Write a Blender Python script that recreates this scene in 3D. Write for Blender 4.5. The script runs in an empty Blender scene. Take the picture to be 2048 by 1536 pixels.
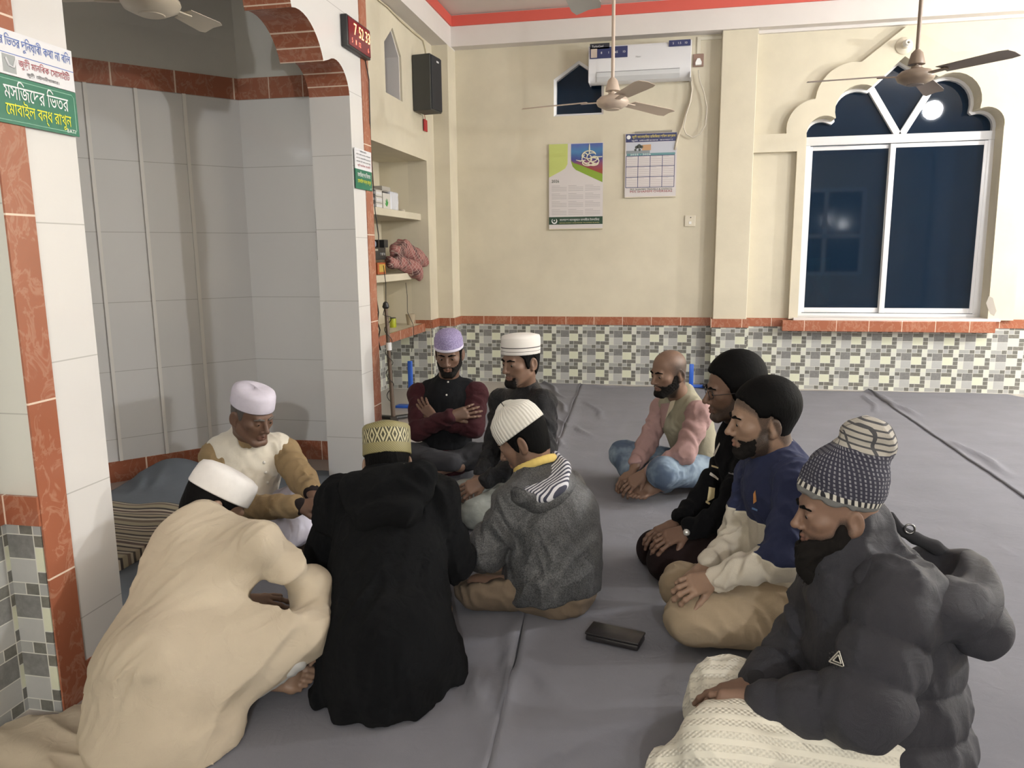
import bpy, bmesh, math, random
import numpy as np
from mathutils import Vector, Matrix
from math import sin, cos, pi, radians, atan2, sqrt
random.seed(7)
S = bpy.context.scene
COL = S.collection

# ------------------------------------------------------------------ camera
FPX, YAW, PITCH, ROLL, EYE = 1523.57, -0.196693, 0.170246, 0.0094873, 1.4
def _cam_matrix():
    cy, sy, cp, sp, cr, sr = cos(YAW), sin(YAW), cos(PITCH), sin(PITCH), cos(ROLL), sin(ROLL)
    fwd = np.array([sy*cp, cy*cp, -sp]); right = np.array([cy, -sy, 0]); down = np.cross(fwd, right)
    return np.array([[cr, sr, 0], [-sr, cr, 0], [0, 0, 1]]) @ np.array([right, down, fwd])
CM = _cam_matrix()
cd = bpy.data.cameras.new('camera'); cam = bpy.data.objects.new('camera', cd); COL.objects.link(cam)
cd.sensor_width = 36; cd.lens = 36*FPX/2048; cd.clip_start = .05; cd.clip_end = 60
cam.matrix_world = Matrix([[CM[0][i], -CM[1][i], -CM[2][i], (0, 0, EYE)[i]] for i in range(3)] + [[0, 0, 0, 1]])
S.camera = cam
def at(px, py, X=None, Y=None, Z=None):
    """place in the room seen at photo pixel (px,py) on the plane X=, Y= or Z="""
    d = CM.T @ np.array([(px-1024)/FPX, (py-768)/FPX, 1.0]); o = np.array([0, 0, EYE])
    t = (X-o[0])/d[0] if X is not None else (Y-o[1])/d[1] if Y is not None else (Z-o[2])/d[2]
    return o + t*d

# ------------------------------------------------------------------ world, lights, exposure
W = bpy.data.worlds.new('night'); S.world = W; W.use_nodes = True
bg = W.node_tree.nodes['Background']; bg.inputs[0].default_value = (.02, .035, .07, 1); bg.inputs[1].default_value = .5
S.view_settings.view_transform = 'Standard'; S.view_settings.look = 'None'
S.view_settings.exposure = 0.28; S.view_settings.gamma = 1; S.view_settings.use_curve_mapping = False
def lamp(name, loc, power, radius, colour=(1, 1, 1)):
    l = bpy.data.lights.new(name, 'POINT'); l.energy = power; l.shadow_soft_size = radius; l.color = colour
    o = bpy.data.objects.new(name, l); o.location = loc; COL.objects.link(o); return o
def tube_lamp(name, loc, rot, power, lx, ly, colour=(1, 1, 1)):
    l = bpy.data.lights.new(name, 'AREA'); l.shape = 'RECTANGLE'; l.size = lx; l.size_y = ly; l.energy = power; l.color = colour
    o = bpy.data.objects.new(name, l); o.location = loc; o.rotation_euler = rot; COL.objects.link(o); return o
lamp('wall_bulb_back', (6.1, 6.2, 2.55), 330, .06, (.95, .97, 1))
lamp('wall_bulb_front', (6.1, 3.55, 2.3), 360, .06, (.95, .97, 1))
lamp('rear_fill', (.9, -3.6, 2.7), 300, .05, (.95, .97, 1))  # unseen fill light added behind the camera to brighten the niche
lamp('overhead_fill_right', (3.6, 4.6, 3.3), 150, .12, (.95, .97, 1))  # added overhead fill, no known fixture; lifts the right floor and back wall

# ------------------------------------------------------------------ materials
def mat(name, col=(.5, .5, .5), rough=.7, metal=0, spec=.5, **kw):
    m = bpy.data.materials.new(name); m.use_nodes = True
    b = m.node_tree.nodes['Principled BSDF']
    b.inputs['Base Color'].default_value = (*col, 1); b.inputs['Roughness'].default_value = rough
    b.inputs['Metallic'].default_value = metal; b.inputs['Specular IOR Level'].default_value = spec
    for k, v in kw.items(): b.inputs[k.replace('_', ' ')].default_value = v
    return m
class NT:
    """small helper to write node trees as expressions"""
    def __init__(s, m): s.t = m.node_tree; s.b = s.t.nodes.get('Principled BSDF')
    def n(s, typ, **kw):
        x = s.t.nodes.new(typ)
        for k, v in kw.items(): setattr(x, k, v)
        return x
    def put(s, sock, v):
        if isinstance(v, bpy.types.NodeSocket): s.t.links.new(v, sock)
        else:
            sock.default_value = v
    def m(s, op, a, b=0.0, c=0.0):
        x = s.n('ShaderNodeMath', operation=op)
        for i, v in enumerate((a, b, c)):
            s.put(x.inputs[i], v)
        return x.outputs[0]
    def mix(s, f, a, b, mode='MIX'):
        x = s.n('ShaderNodeMix', data_type='RGBA', blend_type=mode)
        s.put(x.inputs['Factor'], f)
        for k, v in (('A', a), ('B', b)):
            sk = [i for i in x.inputs if i.name == k and i.type == 'RGBA'][0]
            s.put(sk, v if isinstance(v, bpy.types.NodeSocket) else (*v[:3], 1))
        return [o for o in x.outputs if o.type == 'RGBA'][0]
    def pos(s):
        x = s.n('ShaderNodeNewGeometry'); y = s.n('ShaderNodeSeparateXYZ'); s.t.links.new(x.outputs['Position'], y.inputs[0])
        return y.outputs
    def obj(s):
        x = s.n('ShaderNodeTexCoord'); return x.outputs['Object']
    def sep(s, v):
        y = s.n('ShaderNodeSeparateXYZ'); s.t.links.new(v, y.inputs[0]); return y.outputs
    def comb(s, x, y, z):
        c = s.n('ShaderNodeCombineXYZ')
        for i, v in enumerate((x, y, z)): s.put(c.inputs[i], v)
        return c.outputs[0]
    def attr(s, name):
        return s.n('ShaderNodeAttribute', attribute_name=name).outputs['Fac']
    def noise(s, scale, detail=3, rough=.55, vec=None, dist=0):
        x = s.n('ShaderNodeTexNoise'); x.inputs['Scale'].default_value = scale; x.inputs['Detail'].default_value = detail
        x.inputs['Roughness'].default_value = rough; x.inputs['Distortion'].default_value = dist
        s.t.links.new(vec if vec is not None else s.obj(), x.inputs['Vector']); return x.outputs[0]
    def ramp(s, f, stops, interp='LINEAR'):
        r = s.n('ShaderNodeValToRGB'); e = r.color_ramp; e.interpolation = interp
        while len(e.elements) < len(stops): e.elements.new(.5)
        for i, (p, c) in enumerate(stops):
            e.elements[i].position = p
        for i, (p, c) in enumerate(stops):
            e.elements[i].color = (*c, 1) if len(c) == 3 else c
        s.put(r.inputs[0], f); return r.outputs[0]
    def bump(s, h, strength=.3, dist=.01):
        x = s.n('ShaderNodeBump'); x.inputs['Strength'].default_value = strength; x.inputs['Distance'].default_value = dist
        s.t.links.new(h, x.inputs['Height']); s.t.links.new(x.outputs[0], s.b.inputs['Normal'])
    def col(s, c): s.t.links.new(c, s.b.inputs['Base Color'])
    def rough(s, c): s.t.links.new(c, s.b.inputs['Roughness'])

def frac_line(n, v, period, off, w):
    """1 on a joint line of width w repeated each period along v"""
    f = n.m('FRACT', n.m('DIVIDE', n.m('ADD', v, off), period))
    return n.m('MAXIMUM', n.m('LESS_THAN', f, w/period/2), n.m('GREATER_THAN', f, 1-w/period/2))

def plaster(name, col, var=.06):
    m = mat(name, col, .75, spec=.3); n = NT(m)
    a = n.noise(1.3, 5, .6); b = n.noise(60, 3, .6)
    c = n.mix(n.ramp(a, [(.38, (0, 0, 0)), (.68, (1, 1, 1))]), col, tuple(x*(1-var*2.2) for x in col))
    n.col(c); n.bump(b, .12, .004); return m
def cloth(name, col, var=.12, scale=4, weave=900, rough=.9, bump=.25, sheen=.02, fold=0):
    m = mat(name, col, rough, spec=.2 if max(col) > .03 or rough < .7 else .06); n = NT(m)
    m.node_tree.nodes['Principled BSDF'].inputs['Sheen Weight'].default_value = sheen
    a = n.noise(scale, 4, .6)
    n.col(n.mix(n.ramp(a, [(.3, (0, 0, 0)), (.7, (1, 1, 1))]), tuple(x*(1-var) for x in col), tuple(min(1, x*(1+var)) for x in col)))
    w = n.noise(weave, 2, .6)
    if fold: w = n.m('ADD', n.m('MULTIPLY', w, .35), n.m('MULTIPLY', n.noise(fold*1.6, 3, .5, dist=1.6), 1.0))
    n.bump(w, bump*1.3 if fold else bump, .014 if fold else .0015); return m
def marble(name, col=(.36, .125, .068), vein=(.56, .32, .22), axis=0, period=.3, off=0, grout=(.75, .6, .48), rough=.22):
    m = mat(name, col, rough); n = NT(m); P = n.pos()
    a = n.noise(13, 4, .6, n.comb(P[0], P[1], n.m('MULTIPLY', P[2], .7)), .8)
    v = n.ramp(a, [(.44, (0, 0, 0)), (.485, (1, 1, 1)), (.5, (1, 1, 1)), (.53, (0, 0, 0))])
    c = n.mix(n.m('MULTIPLY', v, .42), col, vein)
    b = n.noise(3.5, 3, .5, n.comb(P[0], P[1], P[2])); c = n.mix(n.m('MULTIPLY', b, .5), c, tuple(x*.62 for x in col))
    if period: c = n.mix(frac_line(n, P[axis], period, off, .006), c, grout)
    n.col(c); return m
def mosaic(name, ax, off=0.0):
    """small square-and-brick mosaic, pattern drawn cell by cell"""
    ids = ['aabdEE', 'CCkcEE', 'CCebGG', 'dhhfGG', 'gklmme']; H, Wd = 5, 6
    colours = dict(a=(.13, .125, .10), b=(.60, .61, .54), c=(.36, .365, .35), E=(.16, .16, .155), C=(.64, .66, .50), d=(.11, .108, .095),
                   e=(.12, .118, .10), G=(.40, .405, .395), f=(.6, .62, .53), g=(.34, .345, .34), h=(.13, .125, .105), i=(.42, .425, .42), k=(.11, .11, .095), l=(.62, .64, .53), m=(.33, .335, .32))
    m = mat(name, (.3, .3, .3), .28); n = NT(m); P = n.pos()
    U, V = .0473, .0386
    u = n.m('DIVIDE', n.m('ADD', P[ax], 20.0+off), U); v = n.m('DIVIDE', n.m('ADD', P[2], 10*V*H), V)
    iu = n.m('FLOOR', n.m('MODULO', u, Wd)); iv = n.m('FLOOR', n.m('MODULO', v, H))
    fu = n.m('FRACT', u); fv = n.m('FRACT', v)
    idx = n.m('DIVIDE', n.m('ADD', n.m('ADD', n.m('MULTIPLY', iv, Wd), iu), .5), Wd*H)
    st, ed = [], []
    for r in range(H):
        for c in range(Wd):
            ch = ids[H-1-r][c]; left = ids[H-1-r][(c-1) % Wd]; below = ids[(H-r) % H][c]
            p = (r*Wd+c)/(Wd*H)
            st.append((p, colours[ch])); ed.append((p, (0 if left == ch else 1, 0 if below == ch else 1, 0)))
    col = n.ramp(idx, st, 'CONSTANT'); e = n.n('ShaderNodeSeparateColor'); n.t.links.new(n.ramp(idx, ed, 'CONSTANT'), e.inputs[0])
    g = n.m('MAXIMUM', n.m('MULTIPLY', e.outputs[0], n.m('LESS_THAN', fu, .07)), n.m('MULTIPLY', e.outputs[1], n.m('LESS_THAN', fv, .085)))
    tex = n.noise(45, 4, .7, n.comb(P[0], P[1], P[2]))
    col = n.mix(n.m('MULTIPLY', n.m('SUBTRACT', tex, .3), .5), col, (.5, .5, .48))
    n.col(n.mix(g, col, (.62, .62, .56))); return m
def gloss_tile(name, col, ax, zper=.414, zoff=0, hper=None, hoff=0, rough=.1):
    m = mat(name, col, rough, spec=.5); n = NT(m); P = n.pos()
    g = frac_line(n, P[2], zper, zoff, .004)
    if hper: g = n.m('MAXIMUM', g, frac_line(n, P[ax], hper, hoff, .004))
    n.col(n.mix(n.m('MULTIPLY', g, .6), col, (.32, .31, .29)))
    n.bump(n.noise(2.2, 1, .5), .05, .02); return m

# ------------------------------------------------------------------ mesh helpers
class MB:
    def __init__(s): s.v = []; s.f = []; s.mi = []
    def add(s, v, f, mi=0):
        o = len(s.v); s.v += [tuple(map(float, x)) for x in v]; s.f += [[i+o for i in q] for q in f]; s.mi += [mi]*len(f); return s
    def box(s, x0, x1, y0, y1, z0, z1, mi=0):
        return s.add([(x, y, z) for z in (z0, z1) for y in (y0, y1) for x in (x0, x1)],
                     [(0, 2, 3, 1), (4, 5, 7, 6), (0, 1, 5, 4), (2, 6, 7, 3), (0, 4, 6, 2), (1, 3, 7, 5)], mi)
    def bbox(s, x0, x1, y0, y1, z0, z1, b=.01, seg=2, mi=0, M=None):
        bm = bmesh.new(); bmesh.ops.create_cube(bm, size=1)
        for v in bm.verts: v.co = Vector(((x0+x1)/2+v.co.x*(x1-x0), (y0+y1)/2+v.co.y*(y1-y0), (z0+z1)/2+v.co.z*(z1-z0)))
        bmesh.ops.bevel(bm, geom=bm.edges[:], offset=b, segments=seg, affect='EDGES', profile=.5)
        bm.verts.index_update()
        s.add([(M @ v.co if M else v.co) for v in bm.verts], [[v.index for v in f.verts] for f in bm.faces], mi); bm.free(); return s
    def prism(s, outline, to3, d0, d1, mi=0, cap=True):
        """outline (u,v) extruded from d0 to d1; to3(u,v,d)->xyz"""
        n = len(outline)
        v = [to3(u, w, d0) for u, w in outline] + [to3(u, w, d1) for u, w in outline]
        f = [(i, (i+1) % n, n+(i+1) % n, n+i) for i in range(n)]
        if cap: f += [list(range(n))[::-1], list(range(n, 2*n))]
        return s.add(v, f, mi)
    def tube(s, pts, r, seg=8, mi=0, closed=False):
        P = [Vector(p) for p in pts]; rings = []; n = len(P)
        rr = r if isinstance(r, (list, tuple)) else [r]*n
        t0 = (P[1]-P[0]).normalized(); a = t0.orthogonal().normalized()
        for i in range(n):
            t = ((P[min(i+1, n-1)]-P[max(i-1, 0)])).normalized()
            a = (a-t*a.dot(t)).normalized(); b = t.cross(a)
            rings.append([P[i]+(a*cos(2*pi*k/seg)+b*sin(2*pi*k/seg))*rr[i] for k in range(seg)])
        v = [p for R in rings for p in R]
        f = [(i*seg+k, i*seg+(k+1) % seg, (i+1)*seg+(k+1) % seg, (i+1)*seg+k) for i in range(n-1) for k in range(seg)]
        f += [list(range(seg))[::-1], [(n-1)*seg+k for k in range(seg)]]
        return s.add(v, f, mi)
    def lathe(s, prof, seg=32, M=None, mi=0, sx=1, sy=1):
        """prof: (r,z) list, around z"""
        n = len(prof); v = [(r*cos(2*pi*k/seg)*sx, r*sin(2*pi*k/seg)*sy, z) for r, z in prof for k in range(seg)]
        if M: v = [M @ Vector(p) for p in v]
        f = [(i*seg+k, i*seg+(k+1) % seg, (i+1)*seg+(k+1) % seg, (i+1)*seg+k) for i in range(n-1) for k in range(seg)]
        f += [list(range(seg))[::-1], [(n-1)*seg+k for k in range(seg)]]
        return s.add(v, f, mi)
    def build(s, name, mats, parent=None, loc=None, smooth=False, attrs=None):
        me = bpy.data.meshes.new(name)
        P = np.array(s.v, dtype=np.float32)
        if loc is None:
            loc = origin(parent) if parent is not None else ((P[:, 0].min()+P[:, 0].max())/2, (P[:, 1].min()+P[:, 1].max())/2, P[:, 2].min())
        P = P-np.array(loc, dtype=np.float32)
        me.from_pydata([tuple(p) for p in P.tolist()], [], s.f)
        mats = mats if isinstance(mats, (list, tuple)) else [mats]
        for m in mats: me.materials.append(m)
        me.polygons.foreach_set('material_index', s.mi)
        if smooth: me.polygons.foreach_set('use_smooth', [True]*len(me.polygons))
        bm = bmesh.new(); bm.from_mesh(me); bmesh.ops.recalc_face_normals(bm, faces=bm.faces[:]); bm.to_mesh(me); bm.free()
        if smooth == 'auto':
            me.set_sharp_from_angle(angle=radians(40))
        me.update()
        return link(name, me, parent, loc)
ORI = {}
def origin(o): return ORI[o]
def link(name, me, parent, loc):
    o = bpy.data.objects.new(name, me); COL.objects.link(o)
    if parent is None: o.location = loc
    else:
        o.parent = parent
        q = origin(parent); o.location = (loc[0]-q[0], loc[1]-q[1], loc[2]-q[2])
    ORI[o] = tuple(loc); return o
def empty(name, loc):
    o = bpy.data.objects.new(name, None); COL.objects.link(o); o.location = loc; o.empty_display_size = .1; ORI[o] = tuple(loc); return o
def tag(o, label, cat, group=None, kind=None):
    if label: o['label'] = label
    if cat: o['category'] = cat
    if group: o['group'] = group
    if kind: o['kind'] = kind
    return o
def part(o, label): o['label'] = label; return o
def struct(o): o['kind'] = 'structure'; return o
def text_mb(body, M, size, extrude=.0008, align='CENTER', width=None, weight=0):
    """lettering as mesh; M maps text plane (x right, y up, z out) into the room; width squeezes to fit"""
    c = bpy.data.curves.new('lettering', 'FONT'); c.body = body; c.size = size; c.align_x = align; c.align_y = 'CENTER'; c.extrude = 0; c.resolution_u = 2; c.fill_mode = 'NONE'
    o = bpy.data.objects.new('lettering', c); COL.objects.link(o)
    dg = bpy.context.evaluated_depsgraph_get(); dg.update()
    me = bpy.data.meshes.new_from_object(o.evaluated_get(dg))
    co = [v.co.copy() for v in me.vertices]; nb = {}
    for e in me.edges:
        a, b = e.vertices; nb.setdefault(a, []).append(b); nb.setdefault(b, []).append(a)
    bpy.data.objects.remove(o); bpy.data.curves.remove(c); bpy.data.meshes.remove(me)
    loops, seen = [], set()
    for s0 in nb:
        if s0 in seen: continue
        L = [s0]; seen.add(s0); cur = min(nb[s0])
        while cur not in seen:
            seen.add(cur); L.append(cur); nx = [q for q in nb[cur] if q not in seen]
            if not nx: break
            cur = nx[0]
        if len(L) > 2:
            if (L[1]-L[0]) < 0: L = L[:1]+L[1:][::-1]
            loops.append([co[q] for q in L])
    area = lambda P: sum(P[k-1].x*P[k].y-P[k].x*P[k-1].y for k in range(len(P)))/2
    def inside(p, P):
        r = False
        for k in range(len(P)):
            a, b = P[k-1], P[k]
            if (a.y > p.y) != (b.y > p.y) and p.x < (b.x-a.x)*(p.y-a.y)/(b.y-a.y)+a.x: r = not r
        return r
    ar = [area(P) for P in loops]; big = max(range(len(loops)), key=lambda k: abs(ar[k])) if loops else 0
    outs = [k for k in range(len(loops)) if ar[k]*ar[big] > 0]; hol = {k: [] for k in outs}
    for k in range(len(loops)):
        if ar[k]*ar[big] <= 0:
            cand = [q for q in outs if inside(loops[k][0], loops[q])]
            if cand: hol[min(cand, key=lambda q: abs(ar[q]))].append(k)
    from mathutils.geometry import tessellate_polygon
    vs, fs = [], []
    for k in outs:
        P = [loops[k]]+[loops[q] for q in hol[k]]; n0 = len(vs); tri = tessellate_polygon(P)
        vs += [p for q in P for p in q]; fs += [[n0+t for t in f] for f in tri]
    mb = MB()
    if not vs: return mb
    x0 = min(v.x for v in vs); x1 = max(v.x for v in vs); cx = (x0+x1)/2 if align == 'CENTER' else x0
    y0 = min(v.y for v in vs); y1 = max(v.y for v in vs); cy = (y0+y1)/2
    k = width/(x1-x0) if width else 1
    kk = size/(y1-y0) if width else 1
    mb.add([M @ Vector(((v.x-cx)*k, (v.y-cy)*kk, extrude)) for v in vs], fs)
    return mb
def merge(*mbs):
    r = MB()
    for i, m in enumerate(mbs):
        r.add(m.v, m.f); r.mi[len(r.mi)-len(m.f):] = m.mi
    return r
# ------------------------------------------------------------------ shared room materials
M_cream = plaster('cream_paint', (.665, .61, .48)); M_white = plaster('white_paint', (.70, .66, .63), .03)
M_ceil = plaster('ceiling_paint', (.66, .60, .56), .03); M_red = mat('red_paint', (.60, .10, .075), .5)
M_dome = plaster('grey_dome_paint', (.62, .61, .56), .05)
M_mosX = mosaic('mosaic_tile', 0); M_mosY = mosaic('mosaic_tile_side', 1, .02)
M_marX = marble('terracotta_marble', axis=0, off=.12); M_marY = marble('terracotta_marble_side', axis=1, period=.34); M_marZ = marble('terracotta_marble_upright', axis=2, period=.54, off=.1)
M_marS = marble('terracotta_marble_soffit', axis=2, period=.062)
M_tile = gloss_tile('white_wall_tile', (.68, .665, .645), 1, .4137, .5675, rough=.12)
M_tileM = gloss_tile('mihrab_tile', (.70, .695, .685), 0, .425, .152, .62, .35, rough=.10)
M_tileP = gloss_tile('mihrab_tile_angled', (.70, .695, .685), 0, .425, .152, rough=.10)
M_alu = mat('white_aluminium', (.72, .72, .73), .35); M_grout = mat('white_grout_bead', (.78, .76, .72), .35)
M_glass = mat('dark_blue_glass', (.009, .022, .045), .03, spec=.45)
_g = NT(M_glass); _t = _g.n('ShaderNodeBsdfTransparent'); _t.inputs[0].default_value = (.35, .55, .62, 1); _m = _g.n('ShaderNodeMixShader'); _m.inputs[0].default_value = .35
_out = [x for x in M_glass.node_tree.nodes if x.type == 'OUTPUT_MATERIAL'][0]; M_glass.node_tree.links.new(_g.b.outputs[0], _m.inputs[1]); M_glass.node_tree.links.new(_t.outputs[0], _m.inputs[2]); M_glass.node_tree.links.new(_m.outputs[0], _out.inputs[0])
M_black = mat('black_plastic', (.02, .02, .021), .45); M_ivory = mat('ivory_plastic', (.66, .60, .48), .4)
M_floor = gloss_tile('pale_floor_tile', (.50, .415, .37), 0, 99, 0, .6, .1, rough=.25)
M_wht = mat('white_plastic', (.78, .78, .76), .35); M_wire = mat('cable_black', (.025, .023, .022), .5)

def plate(outer, holes, to3, d0, d1, name, mats, mi_hole=0, hole_mi=None):
    """wall slab with cut-outs: front face at d0, back face at d1"""
    bm = bmesh.new(); edges = []
    for loop in [outer]+holes:
        vs = [bm.verts.new((u, w, 0)) for u, w in loop]
        edges += [bm.edges.new((vs[i], vs[(i+1) % len(vs)])) for i in range(len(vs))]
    bmesh.ops.triangle_fill(bm, use_beauty=True, edges=edges)
    bm.verts.index_update()
    V = [tuple(v.co) for v in bm.verts]; Fc = [[v.index for v in f.verts] for f in bm.faces]; bm.free()
    mb = MB(); mb.add([to3(u, w, d0) for u, w, _ in V], Fc); mb.add([to3(u, w, d1) for u, w, _ in V], [f[::-1] for f in Fc])
    for li, loop in enumerate([outer]+holes):
        n = len(loop)
        for i in range(n):
            a, b = loop[i], loop[(i+1) % n]
            k = 0 if li == 0 else (hole_mi(a, b) if hole_mi else mi_hole)
            mb.add([to3(*a, d0), to3(*b, d0), to3(*b, d1), to3(*a, d1)], [(0, 1, 2, 3)], k)
    return mb
def arc3(p, q, bulge, n=10):
    """points from p to q along a circular arc; bulge>0 bows to the left of p->q"""
    p = np.array(p, float); q = np.array(q, float); c = q-p; L = np.hypot(*c); nrm = np.array([-c[1], c[0]])/L
    s = bulge*L; R = (L*L/4+s*s)/(2*s) if abs(s) > 1e-6 else 1e9; mid = (p+q)/2-nrm*(R-s)
    a0 = atan2(*(p-mid)[::-1]); a1 = atan2(*(q-mid)[::-1]); d = (a1-a0+pi) % (2*pi)-pi
    if abs(s) > L/2*.999: d = -pi if s > 0 else pi
    return [tuple(mid+abs(R)*np.array([cos(a0+d*i/n), sin(a0+d*i/n)])) for i in range(n+1)]
YB, XL, XA = 8.12, -2.355, -1.805
ZC = 3.78
# ------------------------------------------------------------------ floor, ceiling, unseen walls
struct(MB().box(-4.2, 6.6, -4.5, 8.4, -.1, 0).build('floor', M_floor))
struct(MB().box(-2.5, 6.6, -4.5, 8.4, ZC, ZC+.1).build('ceiling', M_ceil))
struct(MB().box(6.4, 6.6, -4.5, 8.4, 0, ZC).build('wall_right', M_cream))
struct(MB().box(-2.5, 6.6, -4.6, -4.5, 0, ZC).build('wall_rear', M_cream))

# ------------------------------------------------------------------ back wall with the cusped window
P2 = lambda px, py, Y=YB: tuple(at(px, py, Y=Y)[[0, 2]])
def fr(u, w, d): return (u, d, w)
sill = .72
wl = [P2(1593, 634), P2(1611, 276)] + arc3(P2(1611, 276), P2(1668, 239), .34)[1:] + arc3(P2(1669, 238), P2(1741, 175), .33) + [P2(1806, 116)]
pk = wl[-1]
wr = [P2(1872, 156)] + arc3(P2(1874, 156), P2(1955, 218), .33) + arc3(P2(1956, 219), P2(2002, 256), .30) + [P2(1970, 634)]
win = wl+wr
win[0] = (win[0][0], sill); win[-1] = (win[-1][0], sill)
w2 = [P2(1107.5, 233), P2(1108, 159), P2(1157, 121), P2(1207, 158), P2(1207, 230)]
xw = [p[0] for p in w2]; w2 = [(xw[0], w2[0][1]), (xw[0], w2[1][1]), ((xw[0]+xw[4])/2, w2[2][1]), (xw[4], w2[1][1]), (xw[4], w2[0][1])]
mb = plate([(-2.4, 0), (6.4, 0), (6.4, ZC), (-2.4, ZC)], [win, w2], fr, YB, YB+.26, 'wall_back', None)
struct(mb.build('wall_back', [M_cream]))
# raised relief round the window
ro = [P2(1571, 269)] + arc3(P2(1571, 269), P2(1628, 200), .22)[1:] + arc3(P2(1629, 199), P2(1720, 127), .22) + [P2(1811.6, 54)]
rr = [P2(1904, 108)] + arc3(P2(1906, 108), P2(1992, 168), .22) + arc3(P2(1994, 170), P2(2049, 214), .22)[:-1]
zs = ro[0][1]; xr1 = P2(2049, 214)[0]+.02
xl1 = P2(1582, 500)[0]; zb = P2(1540, 306)[1]; xr2 = P2(2030, 500)[0]+.02
outl = [(xl1, sill), (xl1, zb), (.825, zb), (.825, zs)] + ro + rr + [(xr1, zs), (3.9, zs), (3.9, zb), (xr2, zb), (xr2, sill)]
hole = [(x, z) for x, z in win]
hole = [(win[0][0], sill)] + hole[1:-1] + [(win[-1][0], sill)]
struct(MB().build if False else plate([p for p in outl[:-1]] + [outl[-1], (hole[-1][0], sill+1e-4)] + hole[::-1][1:-1] + [(hole[0][0], sill+1e-4)], [], fr, YB-.065, YB, 'r', None).build('trim_1', M_cream))
# corner pillar, wall pillar, beams, coloured bands
struct(MB().box(-2.36, -2.19, 7.83, YB, 0, 3.467).build('wall_corner', M_cream))
struct(MB().bbox(.495, .825, 8.0, YB+.02, 0, 3.48, .006).build('wall_pillar', M_cream))
struct(MB().box(-2.19, 6.4, 7.97, YB, 3.48, ZC).box(-2.36, -2.19, 4.6, YB, 3.467, ZC).build('trim_2', M_white))
struct(MB().box(-2.175, 6.4, 7.955, 7.97, 3.672, 3.772).box(-2.19, -2.175, 4.6, 7.955, 3.672, 3.772).build('trim_3', M_red))
struct(MB().box(.835, 6.4, 8.085, YB, 3.452, 3.494).build('trim_4', M_white))
# wainscot: mosaic and terracotta border
mb = MB().box(-2.19, .495, 8.11, YB, 0, .64).box(.825, 6.4, 8.11, YB, 0, .64).box(.485, .835, 7.99, 8.0, 0, .64)
mb.box(-2.365, -2.19, 7.82, 7.83, 0, .64)
struct(mb.build('baseboard_back', M_mosX))
struct(MB().box(-2.19, -2.18, 7.83, YB, 0, .64).box(-2.355, -2.345, 7.563, 7.83, 0, .64).build('baseboard_left', M_mosY))
mb = MB().box(-2.17, .495, 8.10, YB, .64, .725).box(.825, 6.4, 8.10, YB, .64, .725).bbox(.475, .845, 7.98, 8.0, .635, .722, .002)
mb.box(-2.355, -2.191, 7.812, 7.83, .64, .725)
struct(mb.build('trim_5', M_marX))
struct(MB().box(-2.19, -2.17, 7.81, YB, .64, .725).box(-2.355, -2.335, 7.56, 7.81, .64, .725).build('trim_6', M_marY))
struct(MB().bbox(P2(1565, 640, 8.0)[0], P2(1992, 640, 8.0)[0], 7.99, YB, .605, .712, .004).build('trim_7', M_marX))
struct(MB().bbox(P2(1583, 640)[0], P2(1992, 640)[0], 8.01, YB+.1, .711, .735, .004).build('trim_8', M_white))

# ------------------------------------------------------------------ window_1
wroot = empty('window_1', (2.05, YB+.16, sill)); struct(wroot)
fy0, fy1 = YB+.13, YB+.19
ft = 3.45
zt0, zt1 = at(1800, 285.5, Y=fy0)[2], at(1800, 268, Y=fy0)[2]
xl, xr, xm = at(1596, 560, Y=fy0)[0], at(1963, 560, Y=fy0)[0], at(1778, 430, Y=fy0)[0]
inner = [(x, z) for x, z in win]
cx_, cz_ = 2.05, 2.2
def inset(loop, d):
    out = []; n = len(loop)
    for i in range(n):
        p, q, r = np.array(loop[i-1]), np.array(loop[i]), np.array(loop[(i+1) % n])
        a = (q-p); b = (r-q); a = a/(np.hypot(*a)+1e-9); b = b/(np.hypot(*b)+1e-9)
        nn = np.array([a[1]+b[1], -a[0]-b[0]]); nn = nn/(np.hypot(*nn)+1e-9); out.append(tuple(q+nn*d))
    return out
topl = [(xl, zt0+.01)] + [p for p in win if p[1] > zt0+.02] + [(xr+.02, zt0+.01)]
mb = MB(); n_ = len(topl); ti = inset(topl, .028)
for i in range(n_-1):
    a, b, c, d = topl[i], topl[i+1], ti[i+1], ti[i]
    mb.add([fr(*a, fy0), fr(*b, fy0), fr(*c, fy0), fr(*d, fy0), fr(*a, fy1), fr(*b, fy1), fr(*c, fy1), fr(*d, fy1)], [(0, 1, 2, 3), (3, 2, 6, 7), (4, 7, 6, 5)])
mb.bbox(xl-.02, xr+.02, fy0-.01, fy1, zt0, zt1, .004)
mb.bbox(xl-.02, xl+.05, fy0-.004, fy1, sill, zt0, .004).bbox(xr-.055, xr+.03, fy0-.004, fy1, sill, zt0, .004).bbox(xl, xr, fy0-.01, fy1, sill, sill+.045, .004)
def bar(a, b, w):
    a = np.array(a); b = np.array(b); t = (b-a)/np.hypot(*(b-a)); q = np.array([-t[1], t[0]])*w/2
    mb.prism([tuple(a+q), tuple(a-q), tuple(b-q), tuple(b+q)], fr, fy0+.002, fy1)
vb = (at(1797, 268, Y=fy0)[0], zt1-.01)
bar(vb, P2(1743, 178, fy0), .06); bar((vb[0]+.03, vb[1]), P2(1869, 167, fy0), .06)
mb.build('window_frame', M_alu, wroot, smooth='auto')
mb = MB()
mb.add([fr(*p, fy0+.045) for p in ti] + [fr(*p, fy0+.05) for p in ti], [list(range(n_)), list(range(n_, 2*n_))[::-1]])
part(mb.build('window_pane', M_glass, wroot), 'dark cusped fanlight glass')
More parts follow.
